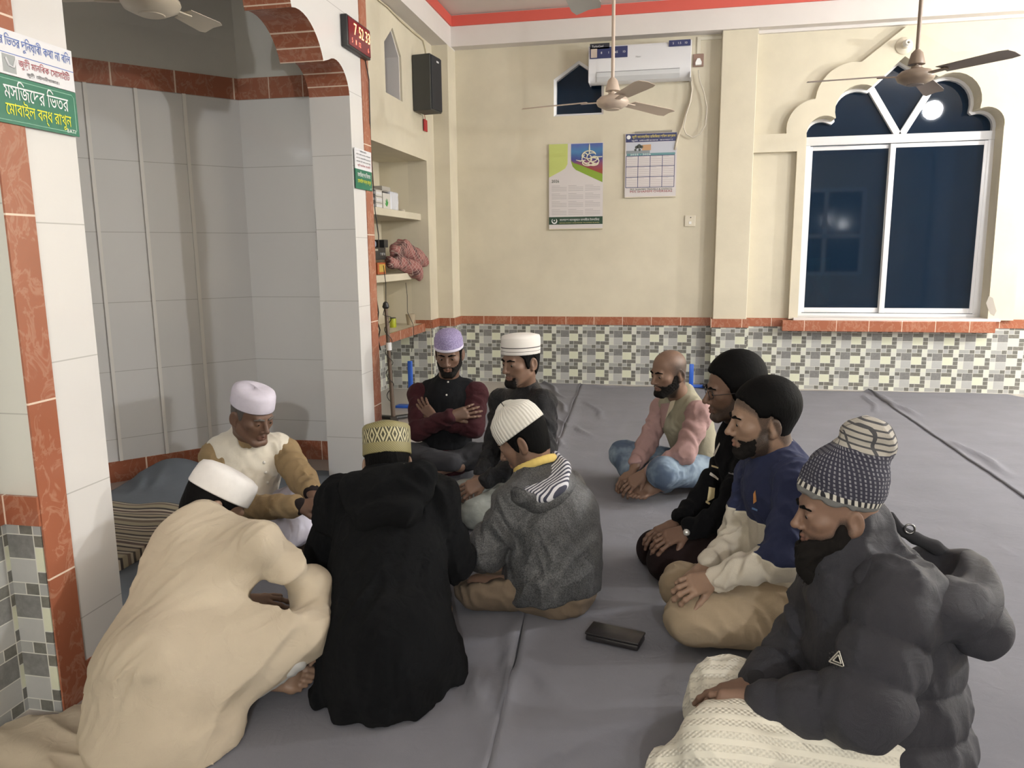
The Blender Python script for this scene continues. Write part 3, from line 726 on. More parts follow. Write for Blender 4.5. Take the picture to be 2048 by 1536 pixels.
class Head:
    def __init__(s, c, yaw, pitch=0, roll=0, k=1.05, jaw=1.0, gaze=0, open_eye=True, h=.003, slim=1.0):
        """yaw: compass angle (deg, 0=+X, 90=+Y) the nose points to; pitch<0 looks down"""
        f = V3(cos(radians(yaw))*cos(radians(pitch)), sin(radians(yaw))*cos(radians(pitch)), sin(radians(pitch)))
        R = basis(f); a = radians(roll)
        R = R @ np.array([[cos(a), 0, sin(a)], [0, 1, 0], [-sin(a), 0, cos(a)]])
        s.c = np.array(c, float); s.R = R; s.k = k; s.h = h; s.slim = slim; s.jaw = jaw; s.open = open_eye
    def P(s, x, y, z): return s.c+s.R @ (np.array([x*s.slim, y, z])*s.k)
    def loc(s, X, Y, Z):
        R = s.R.astype(np.float32)/np.float32(s.k); dx, dy, dz = X-np.float32(s.c[0]), Y-np.float32(s.c[1]), Z-np.float32(s.c[2])
        return dx*R[0, 0]+dy*R[1, 0]+dz*R[2, 0], dx*R[0, 1]+dy*R[1, 1]+dz*R[2, 1], dx*R[0, 2]+dy*R[1, 2]+dz*R[2, 2]
    def skull(s, S, g=0, nose=True):
        k = s.k; w = s.slim; E = lambda c, r, kk=.02, op='u': S.ell(s.P(*c), (np.array(r)*np.array([w, 1, 1])+g)*k, s.R, kk, op)
        C = lambda a, b, ra, rb=None, kk=.012, op='u': S.cap(s.P(*a), s.P(*b), (ra+g)*k, ((ra if rb is None else rb)+g)*k, kk, op)
        j = s.jaw
        E((0, -.012, .042), (.0755, .097, .083)); E((0, .022, -.030), (.060, .068, .082), .03)
        E((0, -.03, -.02), (.066, .06, .07), .03)
        for x in (-1, 1):
            C((x*.050*j, .0, -.055), (x*.022*j, .066, -.098), .019, .017, .02); E((x*.041, .052, -.014), (.022, .024, .019), .02)
        C((-.012*j, .074, -.098), (.012*j, .074, -.098), .016, None, .015)
        if nose:
            C((-.034, .078, .024), (.034, .078, .024), .0105, None, .016)
            C((0, .086, .014), (0, .107, -.026), .0080, .0100, .010); S.sph(s.P(0, .1085, -.029), .0098*k, .008)
            for x in (-1, 1):
                S.sph(s.P(x*.0125, .096, -.033), .0082*k, .008); S.sph(s.P(x*.032, .102, .004), .0155*k, .012, 's')
                S.sph(s.P(x*.0315, .0735, .004), .0142*k, .004)
                if s.open: C((x*.0455, .0860, .0015), (x*.021, .0920, .0015), .0040, None, .002, 's')
                S.sph(s.P(x*.006, .102, -.0415), .0032*k, .004, 's')
            C((-.017, .083, -.0605), (.017, .083, -.0605), .0054, None, .006); C((0, .0905, -.0585), (0, .0905, -.0585), .0065, None, .008)
            C((-.016, .083, -.071), (.016, .083, -.071), .0068, None, .006); C((0, .089, -.072), (0, .089, -.072), .0065, None, .008)
            C((-.018, .0935, -.0655), (.018, .0935, -.0655), .0017, None, .003, 's')
            for x in (-1, 1):
                Re = s.R @ np.array([[cos(x*.35), -sin(x*.35), 0], [sin(x*.35), cos(x*.35), 0], [0, 0, 1]])
                S.ell(s.P(x*.079, -.024, -.008), np.array([.0085, .020, .033])*k, Re, .006)
                S.sph(s.P(x*.074, -.014, -.034), .009*k, .008)
                S.ell(s.P(x*.090, -.021, -.004), np.array([.0085, .012, .022])*k, Re, .004, 's')
    def mesh(s, neck, rn=.056):
        S = Sdf(s.h, .02); s.skull(S)
        S.cap(s.P(0, -.022, -.06), neck, rn*s.k*.98, rn*1.12, .03)
        S.sph(s.P(0, .025, -.115), .012, .02)
        V, Q = S.mesh(1)
        out = [(V, Q, 0)]
        for x in (-1, 1):
            S2 = Sdf(.002, .001); S2.sph(s.P(x*.0315, .0735, .004), .0131*s.k); a = S2.mesh(1); out.append((*a, 1))
            S2 = Sdf(.0015, .001); S2.sph(s.P(x*.0312, .0805, .0010), .0076*s.k); a = S2.mesh(1); out.append((*a, 2))
        return out
    def lip_attr(s, V):
        x, y, z = [(V-s.c) @ s.R[:, i]/s.k for i in range(3)]
        d = np.sqrt((x/.024)**2+((z+.0655)/.0125)**2)
        return np.where((y > .07) & (y < .12), np.clip((1.15-d)*4, 0, 1), 0)
    def shell(s, g, region, seed=3, amp=.001, h=None, freq=330, kk=.006, relax=1, top=0):
        """hair or beard: skull grown by g and trimmed by region(x,y,z) (negative inside)"""
        S = Sdf(h or .003, .02); s.skull(S, g, False)
        if top: S.ell(s.P(0, -.026, .058), np.array([(.0755+top*.5)*s.slim, .096+top*.7, .080+top])*s.k, s.R, .03)
        for x in (-1, 1): S.ell(s.P(x*.088, -.022, -.006), np.array([.018, .026, .037])*s.k, s.R, .004, 's')
        lo, hi = S.bounds(); jt = vnoise(seed+50, 260); S.fn(lambda X, Y, Z: (region(*s.loc(X, Y, Z))*s.k+.0035*jt(X, Y, Z)).astype(np.float32), lo, hi, kk)
        nz = vnoise(seed, freq); S.disp = lambda x, y, z: amp*nz(x, y, z)
        return S.mesh(relax)
    def beard_attr(s, V):
        if not getattr(s, 'bspec', None): return np.zeros(len(V))
        x, y, z = [(V-s.c) @ s.R[:, i]/s.k for i in range(3)]; out = np.zeros(len(V))
        for f, st in s.bspec: out = np.maximum(out, np.clip((.007-f(x, y, z))/.017, 0, 1)*st*((z > -.135) & (np.abs(x) < .1)))
        return out
    def brows(s, g=.002, h=.0025):
        out = []
        for x in (-1, 1): S = Sdf(h, .004); S.cap(s.P(x*.013, .0935, .0225), s.P(x*.030, .0905, .0275), .0044*s.k, .0046*s.k); S.cap(s.P(x*.030, .0905, .0275), s.P(x*.050, .0765, .022), .0046*s.k, .0030*s.k); out.append(S.mesh(1))
        return out
def undercap(f, z0=.052, tilt=0):
    return lambda x, y, z: np.maximum(f(x, y, z), z-z0-y*np.tan(radians(tilt)))
def hairline(front=.078, side=.012, nape=-.062):
    def f(x, y, z):
        l = np.interp(y, [-.12, -.06, -.032, -.012, .006, .016, .03, .06, .085, .12], [nape, nape, nape*.5, side+.018, side-.03, side-.02, side+.026, front-.012, front, front+.01])
        return l-z
    return f
def beardzone(full=True, mous=True, low=-.16, top=-.035):
    def f(x, y, z):
        l = np.interp(y, [-.04, -.015, -.002, .012, .03, .055, .075, .12], [-.2, -.03, .002, .0, -.038, -.050 if full else -.075, -.062 if not mous else -.050, -.046 if mous else -.078])
        d = np.maximum(z-l, -.012-y)
        mouth = .019-np.sqrt((x*.75)**2+((z+.066)*1.5)**2+np.maximum(.06-y, 0)**2)
        nose = np.where((np.abs(x) < .02) & (z > -.048), .02, -1)
        return np.maximum(np.maximum(d, mouth), nose)
    return f

def hand_mesh(w, fd, bn, side, curl=(20, 30, 20), spread=6, thumb=(35, 20), k=1.0, h=.0028, fore=None, curls=None):
    """w wrist, fd finger direction, bn back-of-hand normal, side=+1 thumb on cross(fd,bn) side"""
    fd = nrm(fd); bn = nrm(np.array(bn)-fd*(np.array(bn) @ fd)); sx = np.cross(fd, bn)*side
    S = Sdf(h, .012); w = np.array(w, float)
    L = lambda u, v, n: w+(fd*u+sx*v+bn*n)*k
    S.cap(L(-.03, 0, 0), L(.012, 0, 0), .026*k, .025*k, .015, flat=(bn, 1.25))
    base = [(.090, .030), (.095, .010), (.090, -.010), (.080, -.028)]
    lens = [(.044, .026, .022), (.049, .030, .023), (.045, .028, .022), (.035, .021, .019)]
    rad = [.0095, .0098, .0093, .0082]
    for i, ((u, v), ls, r) in enumerate(zip(base, lens, rad)):
        S.cap(L(.012, v*.55, 0), L(u, v, .003), .0145*k, .0125*k, .014, flat=(bn, 1.1))
        a = 0; p = L(u, v, .002); c = curls[i] if curls else curl
        sp = radians((1.5-i)*spread)
        for jn in range(3):
            a += radians(c[jn]); d = nrm((fd*cos(sp)+sx*sin(sp))*cos(a)-bn*sin(a))
            q = p+d*ls[jn]*k; S.cap(p, q, r*k*(1-.08*jn), r*k*(1-.08*(jn+1)), .004); S.sph(p, r*k*1.06, .004); p = q
    S.ell(L(.045, .0, -.004), np.array([.034, .044, .013])*k, np.array([sx, fd, bn]).T, .012)
    t0 = L(.018, .022, -.006); a = radians(thumb[0]); d1 = nrm(fd*cos(a)+sx*sin(a)-bn*.35); t1 = t0+d1*.042*k
    d2 = nrm(d1*cos(radians(thumb[1]))+fd*.6*sin(radians(thumb[1]))-bn*.15); t2 = t1+d2*.032*k; t3 = t2+nrm(d2-bn*.1)*.026*k
    S.cap(t0, t1, .016*k, .0125*k, .012); S.cap(t1, t2, .0118*k, .0108*k, .005); S.cap(t2, t3, .0108*k, .0092*k, .004)
    if fore is not None: S.cap(L(-.02, 0, 0), fore, .026*k, .034*k, .015)
    return (*S.mesh(1), 0)
def foot_mesh(an, toe, up, k=1.0, h=.0032, side=1):
    """ankle point, toe direction, top-of-foot normal; side=+1: big toe on cross(toe,up) side"""
    toe = nrm(toe); up = nrm(np.array(up)-toe*(np.array(up) @ toe)); sx = np.cross(toe, up)*side; an = np.array(an, float)
    L = lambda u, v, n: an+(toe*u+sx*v+up*n)*k
    S = Sdf(h, .02)
    S.sph(L(-.045, 0, -.045), .034*k); S.cap(L(0, 0, .03), L(0, 0, -.01), .036*k, .038*k); S.cap(L(-.03, 0, -.03), L(.05, .005, -.025), .036*k, .034*k)
    S.cap(L(.04, .008, -.025), L(.12, .018, -.05), .034*k, .022*k); S.cap(L(.03, -.012, -.035), L(.105, -.022, -.055), .028*k, .018*k)
    S.cap(L(.115, .03, -.052), L(.12, -.028, -.056), .019*k, .016*k)
    for i, (v, l, r, u) in enumerate(((.031, .05, .0135, .128), (.013, .045, .0095, .135), (-.002, .04, .009, .131), (-.016, .034, .0085, .124), (-.029, .028, .008, .114))):
        S.cap(L(u, v, -.055), L(u+l*.55, v*1.05, -.053), r*k*.92, r*k, .005); S.cap(L(u+l*.55, v*1.05, -.053), L(u+l, v*1.05, -.061), r*k, r*k*.95, .004)
    return (*S.mesh(1), 0)

def sprout(o, px, py):
    """the spot on object o seen at photo pixel (px,py), with its normal"""
    from mathutils.bvhtree import BVHTree
    if o not in _BVH: _BVH[o] = BVHTree.FromPolygons([v.co.copy() for v in o.data.vertices], [list(p.vertices) for p in o.data.polygons])
    q = np.array(ORI[o]); dr = nrm(CM.T @ np.array([(px-1024)/FPX, (py-768)/FPX, 1.0]))
    hit = _BVH[o].ray_cast(Vector(V3(0, 0, EYE)-q), Vector(dr))
    if hit[0] is None: return None, None
    n = np.array(hit[1]); n = n if n @ dr < 0 else -n
    return np.array(hit[0])+q, n
_BVH = {}
def patch(P, garment, quad, m, name, label=None, n=6, lift=.003):
    """print on a garment: a small grid of surface points inside four photo pixels"""
    V = np.zeros((n, n, 3)); last = None
    for i in range(n):
        for k in range(n):
            u, v = i/(n-1), k/(n-1); p = (np.array(quad[0])*(1-u)+np.array(quad[1])*u)*(1-v)+(np.array(quad[3])*(1-u)+np.array(quad[2])*u)*v
            s, nn_ = sprout(garment, *p)
            if s is None: s, nn_ = last if last else (None, None)
            if s is None: return None
            last = (s, nn_); V[i, k] = s+nn_*lift
    I = np.arange(n*n).reshape(n, n); q = np.stack([I[:-1, :-1], I[1:, :-1], I[1:, 1:], I[:-1, 1:]], -1).reshape(-1, 4)
    return make(name, (V.reshape(-1, 3), q), m, P.ob, label=label)
class Person:
    def __init__(s, joints, base=None):
        s.j = j = {k: np.array(v, float) for k, v in joints.items()}
        s.up = nrm(j['neck']-j['pel']); rt = j['sL']-j['sR']; s.rt = nrm(rt-s.up*(rt @ s.up)); s.fw = np.cross(s.rt, s.up)  # x = his left
        s.skin = []; s.base = base
    def body(s, skin, label, head=None, group=None):
        j = s.j; S = Sdf(.014, .03)
        S.cap(j['pel'], (j['pel']+j['neck'])/2, .095, .09, flat=(s.fw, 1.2)); S.cap((j['pel']+j['neck'])/2, j['neck']-s.up*.08, .09, .09, flat=(s.fw, 1.2)); S.cap(j['neck']-s.up*.07, j['neck'], .06, .05)
        for q in 'RL':
            S.cap(j['neck']-s.up*.06, j['s'+q], .04); S.chain([j['s'+q], j['e'+q], j['w'+q]], [.034, .028, .024])
            S.chain([j['h'+q], j['k'+q], j['a'+q]], [.055, .042, .03])
        V, Q = S.mesh(1); V[:, 2] = np.maximum(V[:, 2], .03)
        parts = [(V, Q, 0)]+s.skin
        loc = s.base if s.base is not None else (j['pel'][0], j['pel'][1], .012)
        lips = None
        at_ = {'lip': (lambda V: head.lip_attr(V)), 'beard': (lambda V: head.beard_attr(V))}
        s.ob = make('person', parts, [skin, M_eye, M_iris], None, loc, attrs=at_)
        tag(s.ob, label, 'person', group); return s.ob
    def each(s, name, meshes, m, label=None):
        for q in meshes: s.wear(name, q.mesh(1) if isinstance(q, Sdf) else q, m, label)
    def wear(s, name, S, m, label=None, relax=1, floor=.016, attrs=None):
        VQ = S.mesh(relax) if isinstance(S, Sdf) else S
        if isinstance(VQ, tuple): VQ = [VQ]
        VQ = [(np.column_stack([q[0][:, :2], np.maximum(q[0][:, 2], floor)]), *q[1:]) for q in VQ]
        return make(name, VQ, m, s.ob, attrs=attrs, label=label)
    def torso(s, S, w=.155, c=.165, sh=.066, flat=1.35, belly=0, low=-.02, g=0, shoulders=True):
        j = s.j; up = s.up; mid = j['pel']*.52+j['neck']*.48+s.fw*(-.01); ch = j['neck']-up*.13
        S.cap(j['pel']+up*low, mid, w+g, w*.97+g, flat=(s.fw, flat)); S.cap(mid, ch, w*.97+g, c+g, flat=(s.fw, flat)); S.cap(ch, ch+up*.05, c+g, c*.8+g, flat=(s.fw, flat))
        if belly: S.ell(j['pel']*.62+j['neck']*.38+s.fw*.05, (w*.85+g, belly+g, .14), np.array([s.rt, s.fw, up]).T)
        if shoulders:
            for q in 'RL':
                S.cap(j['neck']-up*.035, j['s'+q], .055+g, sh+g)
                S.cap(j['s'+q], j['s'+q]*.75+mid*.25, sh+g, sh*.8+g)
        return S
    def sleeves(s, S, r=(.064, .052, .040), cut=.02, which='RL', wr=None, k=.03):
        j = s.j
        for q in which:
            a, b, c = j['s'+q], j['e'+q], j['w'+q]; d = nrm(c-b); e = c-d*cut
            S.cap(a, b, r[0], r[1], k, wr=wr and (wr[0], wr[1], s.fw)); S.cap(b, e, r[1], r[2], k, wr=wr and (wr[0], wr[1], s.up))
        return S
    def legs(s, S, r=(.088, .066, .05), which='RL', shin=True):
        j = s.j
        S.cap(j['hR'], j['hL'], .10)
        for q in which:
            S.cap(j['h'+q], j['k'+q], r[0], r[1])
            if shin: S.cap(j['k'+q], j['a'+q], r[1]*.95, r[2])
        return S
    def loc3(s, o):
        """torso coordinates (left, forward, up) about point o"""
        return lambda V: np.stack([(V-o) @ s.rt, (V-o) @ s.fw, (V-o) @ s.up], 1)
def cap_mesh(H, prof, rx=.083, ry=.104, grow=.004, yoff=-.012, tilt=0, seg=64, crease=0):
    """skull cap: profile (radius factor, height) in head space"""
    a = radians(tilt); v = []; s1 = seg+1
    for r, z in prof:
        for k in range(s1):
            t = 2*pi*k/seg; x, y = r*(rx+grow)*cos(t), r*(ry+grow)*sin(t)
            zz = z+(crease*(.5-abs(cos(t)))*(1-r) if crease else 0)
            y2 = y*cos(a)-(zz-.05)*sin(a); z2 = y*sin(a)+(zz-.05)*cos(a)+.05
            v.append(H.P(x, y2+yoff, z2))
    n = len(prof); q = [(i*s1+k, i*s1+k+1, (i+1)*s1+k+1, (i+1)*s1+k) for i in range(n-1) for k in range(seg)]
    th = np.tile(np.arange(s1)/seg, n); hh = np.repeat([p[1] for p in prof], s1)
    return (np.array(v), np.array(q)), th, hh
def ribbon(pts, r, seg=8):
    """tube as quads for joining with other meshes"""
    mb = MB(); mb.tube(pts, r, seg); return np.array(mb.v), np.array([f for f in mb.f if len(f) == 4])
# ------------------------------------------------------------------ the ten people
SK = {n: skin_mat('skin_'+n, c) for n, c in dict(deep=(.165, .094, .064), brown=(.215, .128, .088), tan=(.29, .185, .128), warm=(.22, .132, .092)).items()}
M_capw = cloth('white_cap_cotton', (.74, .72, .70), .04, 30, 700, .85); M_caplil = cloth('lilac_white_cap', (.70, .66, .76), .05, 30, 700, .85)
M_button = mat('pearl_button', (.72, .70, .64), .3)
def J(**k):
    zmin = dict(pel=.13, hR=.11, hL=.11, kR=.075, kL=.075, aR=.055, aL=.055, wR=.06, wL=.06)
    return {n: T(*v, zmin.get(n, 0)) for n, v in k.items()}
def buttons(P, pts, r=.006):
    for p in pts:
        if p is None: continue
        S = Sdf(.002, .001); S.ell(p, (r, r, r)); P.wear('button', S, M_button)
def buttons_px(P, g, px, r=.006): buttons(P, [sprout(g, *q)[0] for q in px], r)
def hatch_text(P, name, body, o, ux, uy, size, m, width=None):
    n = np.cross(ux, uy); Mx = Matrix([[*[float(v) for v in (ux[i], uy[i], n[i], o[i])]] for i in range(3)]+[[0, 0, 0, 1]])
    return text_mb(body, Mx, size, width=width)

# --- 1 elder in the niche: white waistcoat over khaki, white trousers and cap
def elder():
    j = J(head=(505, 832, 3.22), neck=(494, 880, 3.28), pel=(470, 1040, 3.34), sR=(432, 912, 3.20), eR=(452, 1018, 3.02), wR=(600, 1012, 2.90),
          sL=(568, 905, 3.36), eL=(606, 962, 3.22), wL=(624, 985, 3.08), hR=(440, 1050, 3.28), kR=(560, 1062, 2.98), aR=(640, 1060, 3.2), hL=(500, 1045, 3.40), kL=(600, 1000, 3.30), aL=(560, 1060, 3.2))
    P = Person(j); H = Head(j['head'], -24, -18, k=1.08, jaw=1.12, open_eye=False)
    P.skin = H.mesh(j['neck'], .062)
    fdR = nrm(at(655, 1008, Y=2.92)-j['wR']); fdL = nrm(at(655, 1012, Y=2.98)-j['wL'])
    P.skin += [hand_mesh(j['wR'], fdR, V3(-.2, -.55, .8), 1, (18, 26, 18), fore=j['eR']), hand_mesh(j['wL'], fdL, V3(.5, -.2, .8), -1, (22, 28, 18), fore=j['eL'])]
    P.body(SK['deep'], 'elderly person in white waistcoat, khaki shirt and white cap seated in the niche', H)
    S = Sdf(.007, .03); P.torso(S, .165, .165, .062, 1.3, .13); P.sleeves(S, (.072, .064, .050), .03, wr=(.085, .003))
    S.cap(j['pel']-P.up*.02, j['pel']+P.fw*.10-P.up*.03, .18, .15); S.disp = folds(3, .006, 22)
    P.wear('shirt', S, cloth('khaki_cotton', (.33, .235, .125), .10, 7, 900, .8, fold=14, bump=.35))
    mk_ = cloth('dark_knit', (.02, .016, .016))
    for q in 'RL':
        d = nrm(j['w'+q]-j['e'+q]); P.wear('sweater_cuff', Sdf(.004, .002).cap(j['w'+q]-d*.032, j['w'+q]-d*.010, .041, .040, .001), mk_)
    S = Sdf(.006, .03); P.torso(S, .178, .176, .05, 1.3, .142, shoulders=False)
    for q in 'RL': S.cap(j['neck']-P.up*.045, j['neck']*.2+j['s'+q]*.8+P.up*.008, .068, .079)
    for x in (-1, 1): S.cap(j['neck']+P.rt*.06*x-P.up*.03, j['neck']+P.up*.045-P.fw*.03+P.rt*.055*x, .035, .022)
    S.cap(j['neck']-P.up*.03-P.fw*.05, j['neck']+P.up*.05-P.fw*.055, .06, .05)
    a0 = j['neck']+P.fw*.13+P.up*.06; a1 = j['neck']+P.fw*.24-P.up*.16
    S.cap(j['neck']+P.up*.09+P.fw*.02, j['neck']+P.fw*.09+P.up*.02, .058, .046, .012, 's'); S.cap(a0, a1, .030, .012, .012, 's')
    S.plane(j['pel']+P.up*.09, -P.up); S.disp = folds(5, .006, 17)
    g_ = P.wear('waistcoat', S, cloth('cream_satin', (.76, .71, .60), .05, 6, 900, .42, fold=12, bump=.3, sheen=.3))
    buttons_px(P, g_, ((528, 925), (531, 945), (535, 965)), .008)
    S = Sdf(.008, .035); P.legs(S, (.105, .085, .062)); S.disp = folds(8, .008, 16); P.wear('trousers', S, cloth('white_lilac_cotton', (.68, .66, .76), .05, 5, 900, .85, fold=12))
    VQ, th, hh = cap_mesh(H, [(.9, .056), (.98, .048), (1.0, .052), (1.0, .08), (.98, .108), (.93, .122), (.7, .131), (.35, .134), (.02, .134)], .083, .102, crease=.012)
    P.wear('cap', VQ, M_caplil, 'white cap with a lilac tint')
    P.wear('grey_hair', H.shell(.004, undercap(hairline(.07, .02), .055), 4, .001, freq=200), M_grey_hair, 'short greying hair'); P.each('eyebrow', H.brows(), M_grey_hair)
elder()

# --- 2 crouching person in the long cream kurta
def kurta():
    j = J(head=(428, 1010, 2.30), neck=(405, 1038, 2.22), pel=(335, 1340, 1.86), sR=(520, 1090, 2.10), eR=(612, 1166, 2.16), wR=(640, 1222, 2.17),
          sL=(355, 1092, 2.30), eL=(420, 1205, 2.48), wL=(490, 1204, 2.42), hR=(385, 1370, 1.84), kR=(606, 1262, 2.04), aR=(495, 1368, 1.98), hL=(300, 1350, 1.95), kL=(470, 1265, 2.32), aL=(450, 1340, 2.15))
    P = Person(j, (-1.45, 1.95, .012)); H = Head(j['head'], 48, -42, k=1.06)
    P.skin = H.mesh(j['neck'], .056); H.bspec = [(beardzone(), .8)]
    P.skin += [hand_mesh(j['wR'], nrm(at(652, 1272, Y=2.12)-j['wR']), V3(.7, -.3, .3), 1, (20, 30, 20), fore=j['eR']), hand_mesh(j['wL'], nrm(at(560, 1214, Y=2.40)-j['wL']), V3(0, -.5, .8), -1, (15, 20, 15), fore=j['eL'])]
    an = at(503, 1362, Y=1.99); P.skin.append(foot_mesh(an+V3(.01, 0, .03), V3(.93, .36, -.10), V3(.12, -.55, .8), 1.0, side=-1))
    P.skin.append((*(lambda S: (S.cap(an+V3(.01, 0, .02), j['kR'], .036, .05), S.mesh(1))[1])(Sdf(.006, .02)), 0))
    P.body(SK['tan'], 'person crouching in long cream kurta and white cap, bare foot showing', H)
    S = Sdf(.007, .07); n, p = j['neck'], j['pel']; up = P.up; fw = P.fw
    mid = n*.45+p*.55+fw*.03
    S.cap(p, mid, .19, .165, flat=(fw, 1.12)); S.cap(mid, n-up*.16-fw*.01, .165, .145, flat=(fw, 1.15)); S.cap(n-up*.1-fw*.02, n+up*.005, .085, .062)
    for q in 'RL': S.cap(n-up*.05, j['s'+q], .062, .060); S.cap(j['s'+q], mid, .055, .12)
    P.sleeves(S, (.060, .058, .046), .03, which='R', k=.025, wr=(.10, .005))
    kn = j['kR']; S.cap(p+V3(.06, -.02, .0), kn*.55+p*.45+V3(0, -.02, -.01), .15, .11); S.cap(kn*.55+p*.45+V3(0, -.02, -.01), kn, .105, .078)
    S.cap(p+V3(.0, .0, -.02), V3(p[0]+.02, p[1]-.06, .03), .20, .22)
    S.cap(kn*.6+p*.4, at(455, 1345, Y=1.90), .07, .05); S.cap(p, at(455, 1345, Y=1.90), .12, .06)
    for q, r in (((430, 1465), .045), ((380, 1495), .055), ((310, 1500), .07), ((240, 1450), .06)): S.cap(p, at(*q, Z=.03), .14, r)
    S.disp = (lambda a, b: (lambda x, y, z: a(x, y, z)+b(x, y, z)))(folds(21, .022, 6, V3(.45, .5, 1), 2.6), folds(4, .006, 15, V3(.45, .5, 1), 1.6))
    S.plane((0, 0, .018), (0, 0, -1))
    mk = cloth('cream_kurta_cotton', (.60, .515, .39), .05, 5, 1000, .85, fold=9, bump=.5)
    P.wear('kurta', S, mk)
    S = Sdf(.005, .01); d = nrm(j['wL']-j['eL']); S.cap(j['wL']-d*.10, j['wL']-d*.012, .050, .046); S.plane(j['wL']-d*.012, d); P.wear('cuff', S, mk)
    # tail of the kurta spread over the floor
    A, B, C, D = [at(x, y, Z=.02) for x, y in ((300, 1370), (-40, 1452), (-20, 1640), (440, 1530))]
    n_ = 90; u, v = np.meshgrid(np.linspace(0, 1, n_), np.linspace(0, 1, n_), indexing='ij'); u, v = u[..., None], v[..., None]
    G = (A*(1-u)+B*u)*(1-v)+(D*(1-u)+C*u)*v; f1 = folds(33, .020, 9, V3(1, -.35, 0), 2.5); f2 = vnoise(35, 25)
    e_ = np.minimum(np.minimum(u, 1-u), np.minimum(v, 1-v))[..., 0]; G[..., 0] += .02*np.sin(v[..., 0]*17); G[..., 1] += .02*np.sin(u[..., 0]*13)
    G[..., 2] = .016+np.maximum(f1(G[..., 0], G[..., 1], 0*e_)+.012+.004*f2(G[..., 0], G[..., 1], 0*e_), 0)*np.clip(e_*8, .15, 1)+.10*np.clip(1-u[..., 0]*4, 0, 1)**2*np.clip(v[..., 0]*3, 0, 1)*np.clip((1-v[..., 0])*3, 0, 1)
    G[..., 0] = np.maximum(G[..., 0], np.where(G[..., 1] > 1.80, -1.78, -1.915)); I = np.arange(n_*n_).reshape(n_, n_); P.wear('kurta_tail', (G.reshape(-1, 3), np.stack([I[:-1, :-1], I[1:, :-1], I[1:, 1:], I[:-1, 1:]], -1).reshape(-1, 4)), mk, 'tail of the kurta spread on the floor', floor=.013)
    S = Sdf(.007, .02); S.cap(at(578, 1312, Y=1.99), at(488, 1372, Y=1.95), .060, .056); S.disp = folds(9, .006, 20); P.wear('trousers', S, cloth('pale_grey_cotton', (.56, .56, .54), .06))
    VQ, th, hh = cap_mesh(H, [(.9, .045), (.98, .036), (1.0, .040), (1.0, .07), (.98, .098), (.92, .114), (.7, .124), (.35, .13), (.02, .13)], .084, .106, tilt=6)
    P.wear('cap', VQ, M_capw)
    P.wear('hair', H.shell(.008, undercap(hairline(.07, .0, -.085), .05, 6), 3, .0008), M_hair)
kurta()

# --- 3 person in the black hooded coat, seen from behind
def patterned_cap_mat():
    m = mat('olive_diamond_brocade', (.3, .28, .12), .6); n = NT(m); th, h = n.attr('u'), n.attr('v')
    u = n.m('MULTIPLY', th, 13.0); a = n.m('ABSOLUTE', n.m('SUBTRACT', n.m('FRACT', u), .5)); b = n.m('ABSOLUTE', n.m('DIVIDE', n.m('SUBTRACT', h, .094), .050))
    d = n.m('ADD', n.m('MULTIPLY', a, 1.0), n.m('MULTIPLY', b, .5))
    r = n.m('FRACT', n.m('MULTIPLY', d, 3.6)); band = n.m('LESS_THAN', n.m('ABSOLUTE', n.m('SUBTRACT', h, .094)), .026)
    pat = n.m('LESS_THAN', r, .5)
    rimf = n.m('LESS_THAN', n.m('FRACT', n.m('MULTIPLY', n.m('ADD', n.m('MULTIPLY', th, 60.0), n.m('MULTIPLY', h, 120.0)), 1.0)), .35)
    edge = n.mix(n.m('MULTIPLY', rimf, .5), (.26, .23, .105), (.10, .088, .03))
    inner = n.mix(pat, (.46, .42, .25), (.04, .036, .012)); n.col(n.mix(band, edge, inner)); n.bump(n.noise(700, 2, .5), .3, .002); return m
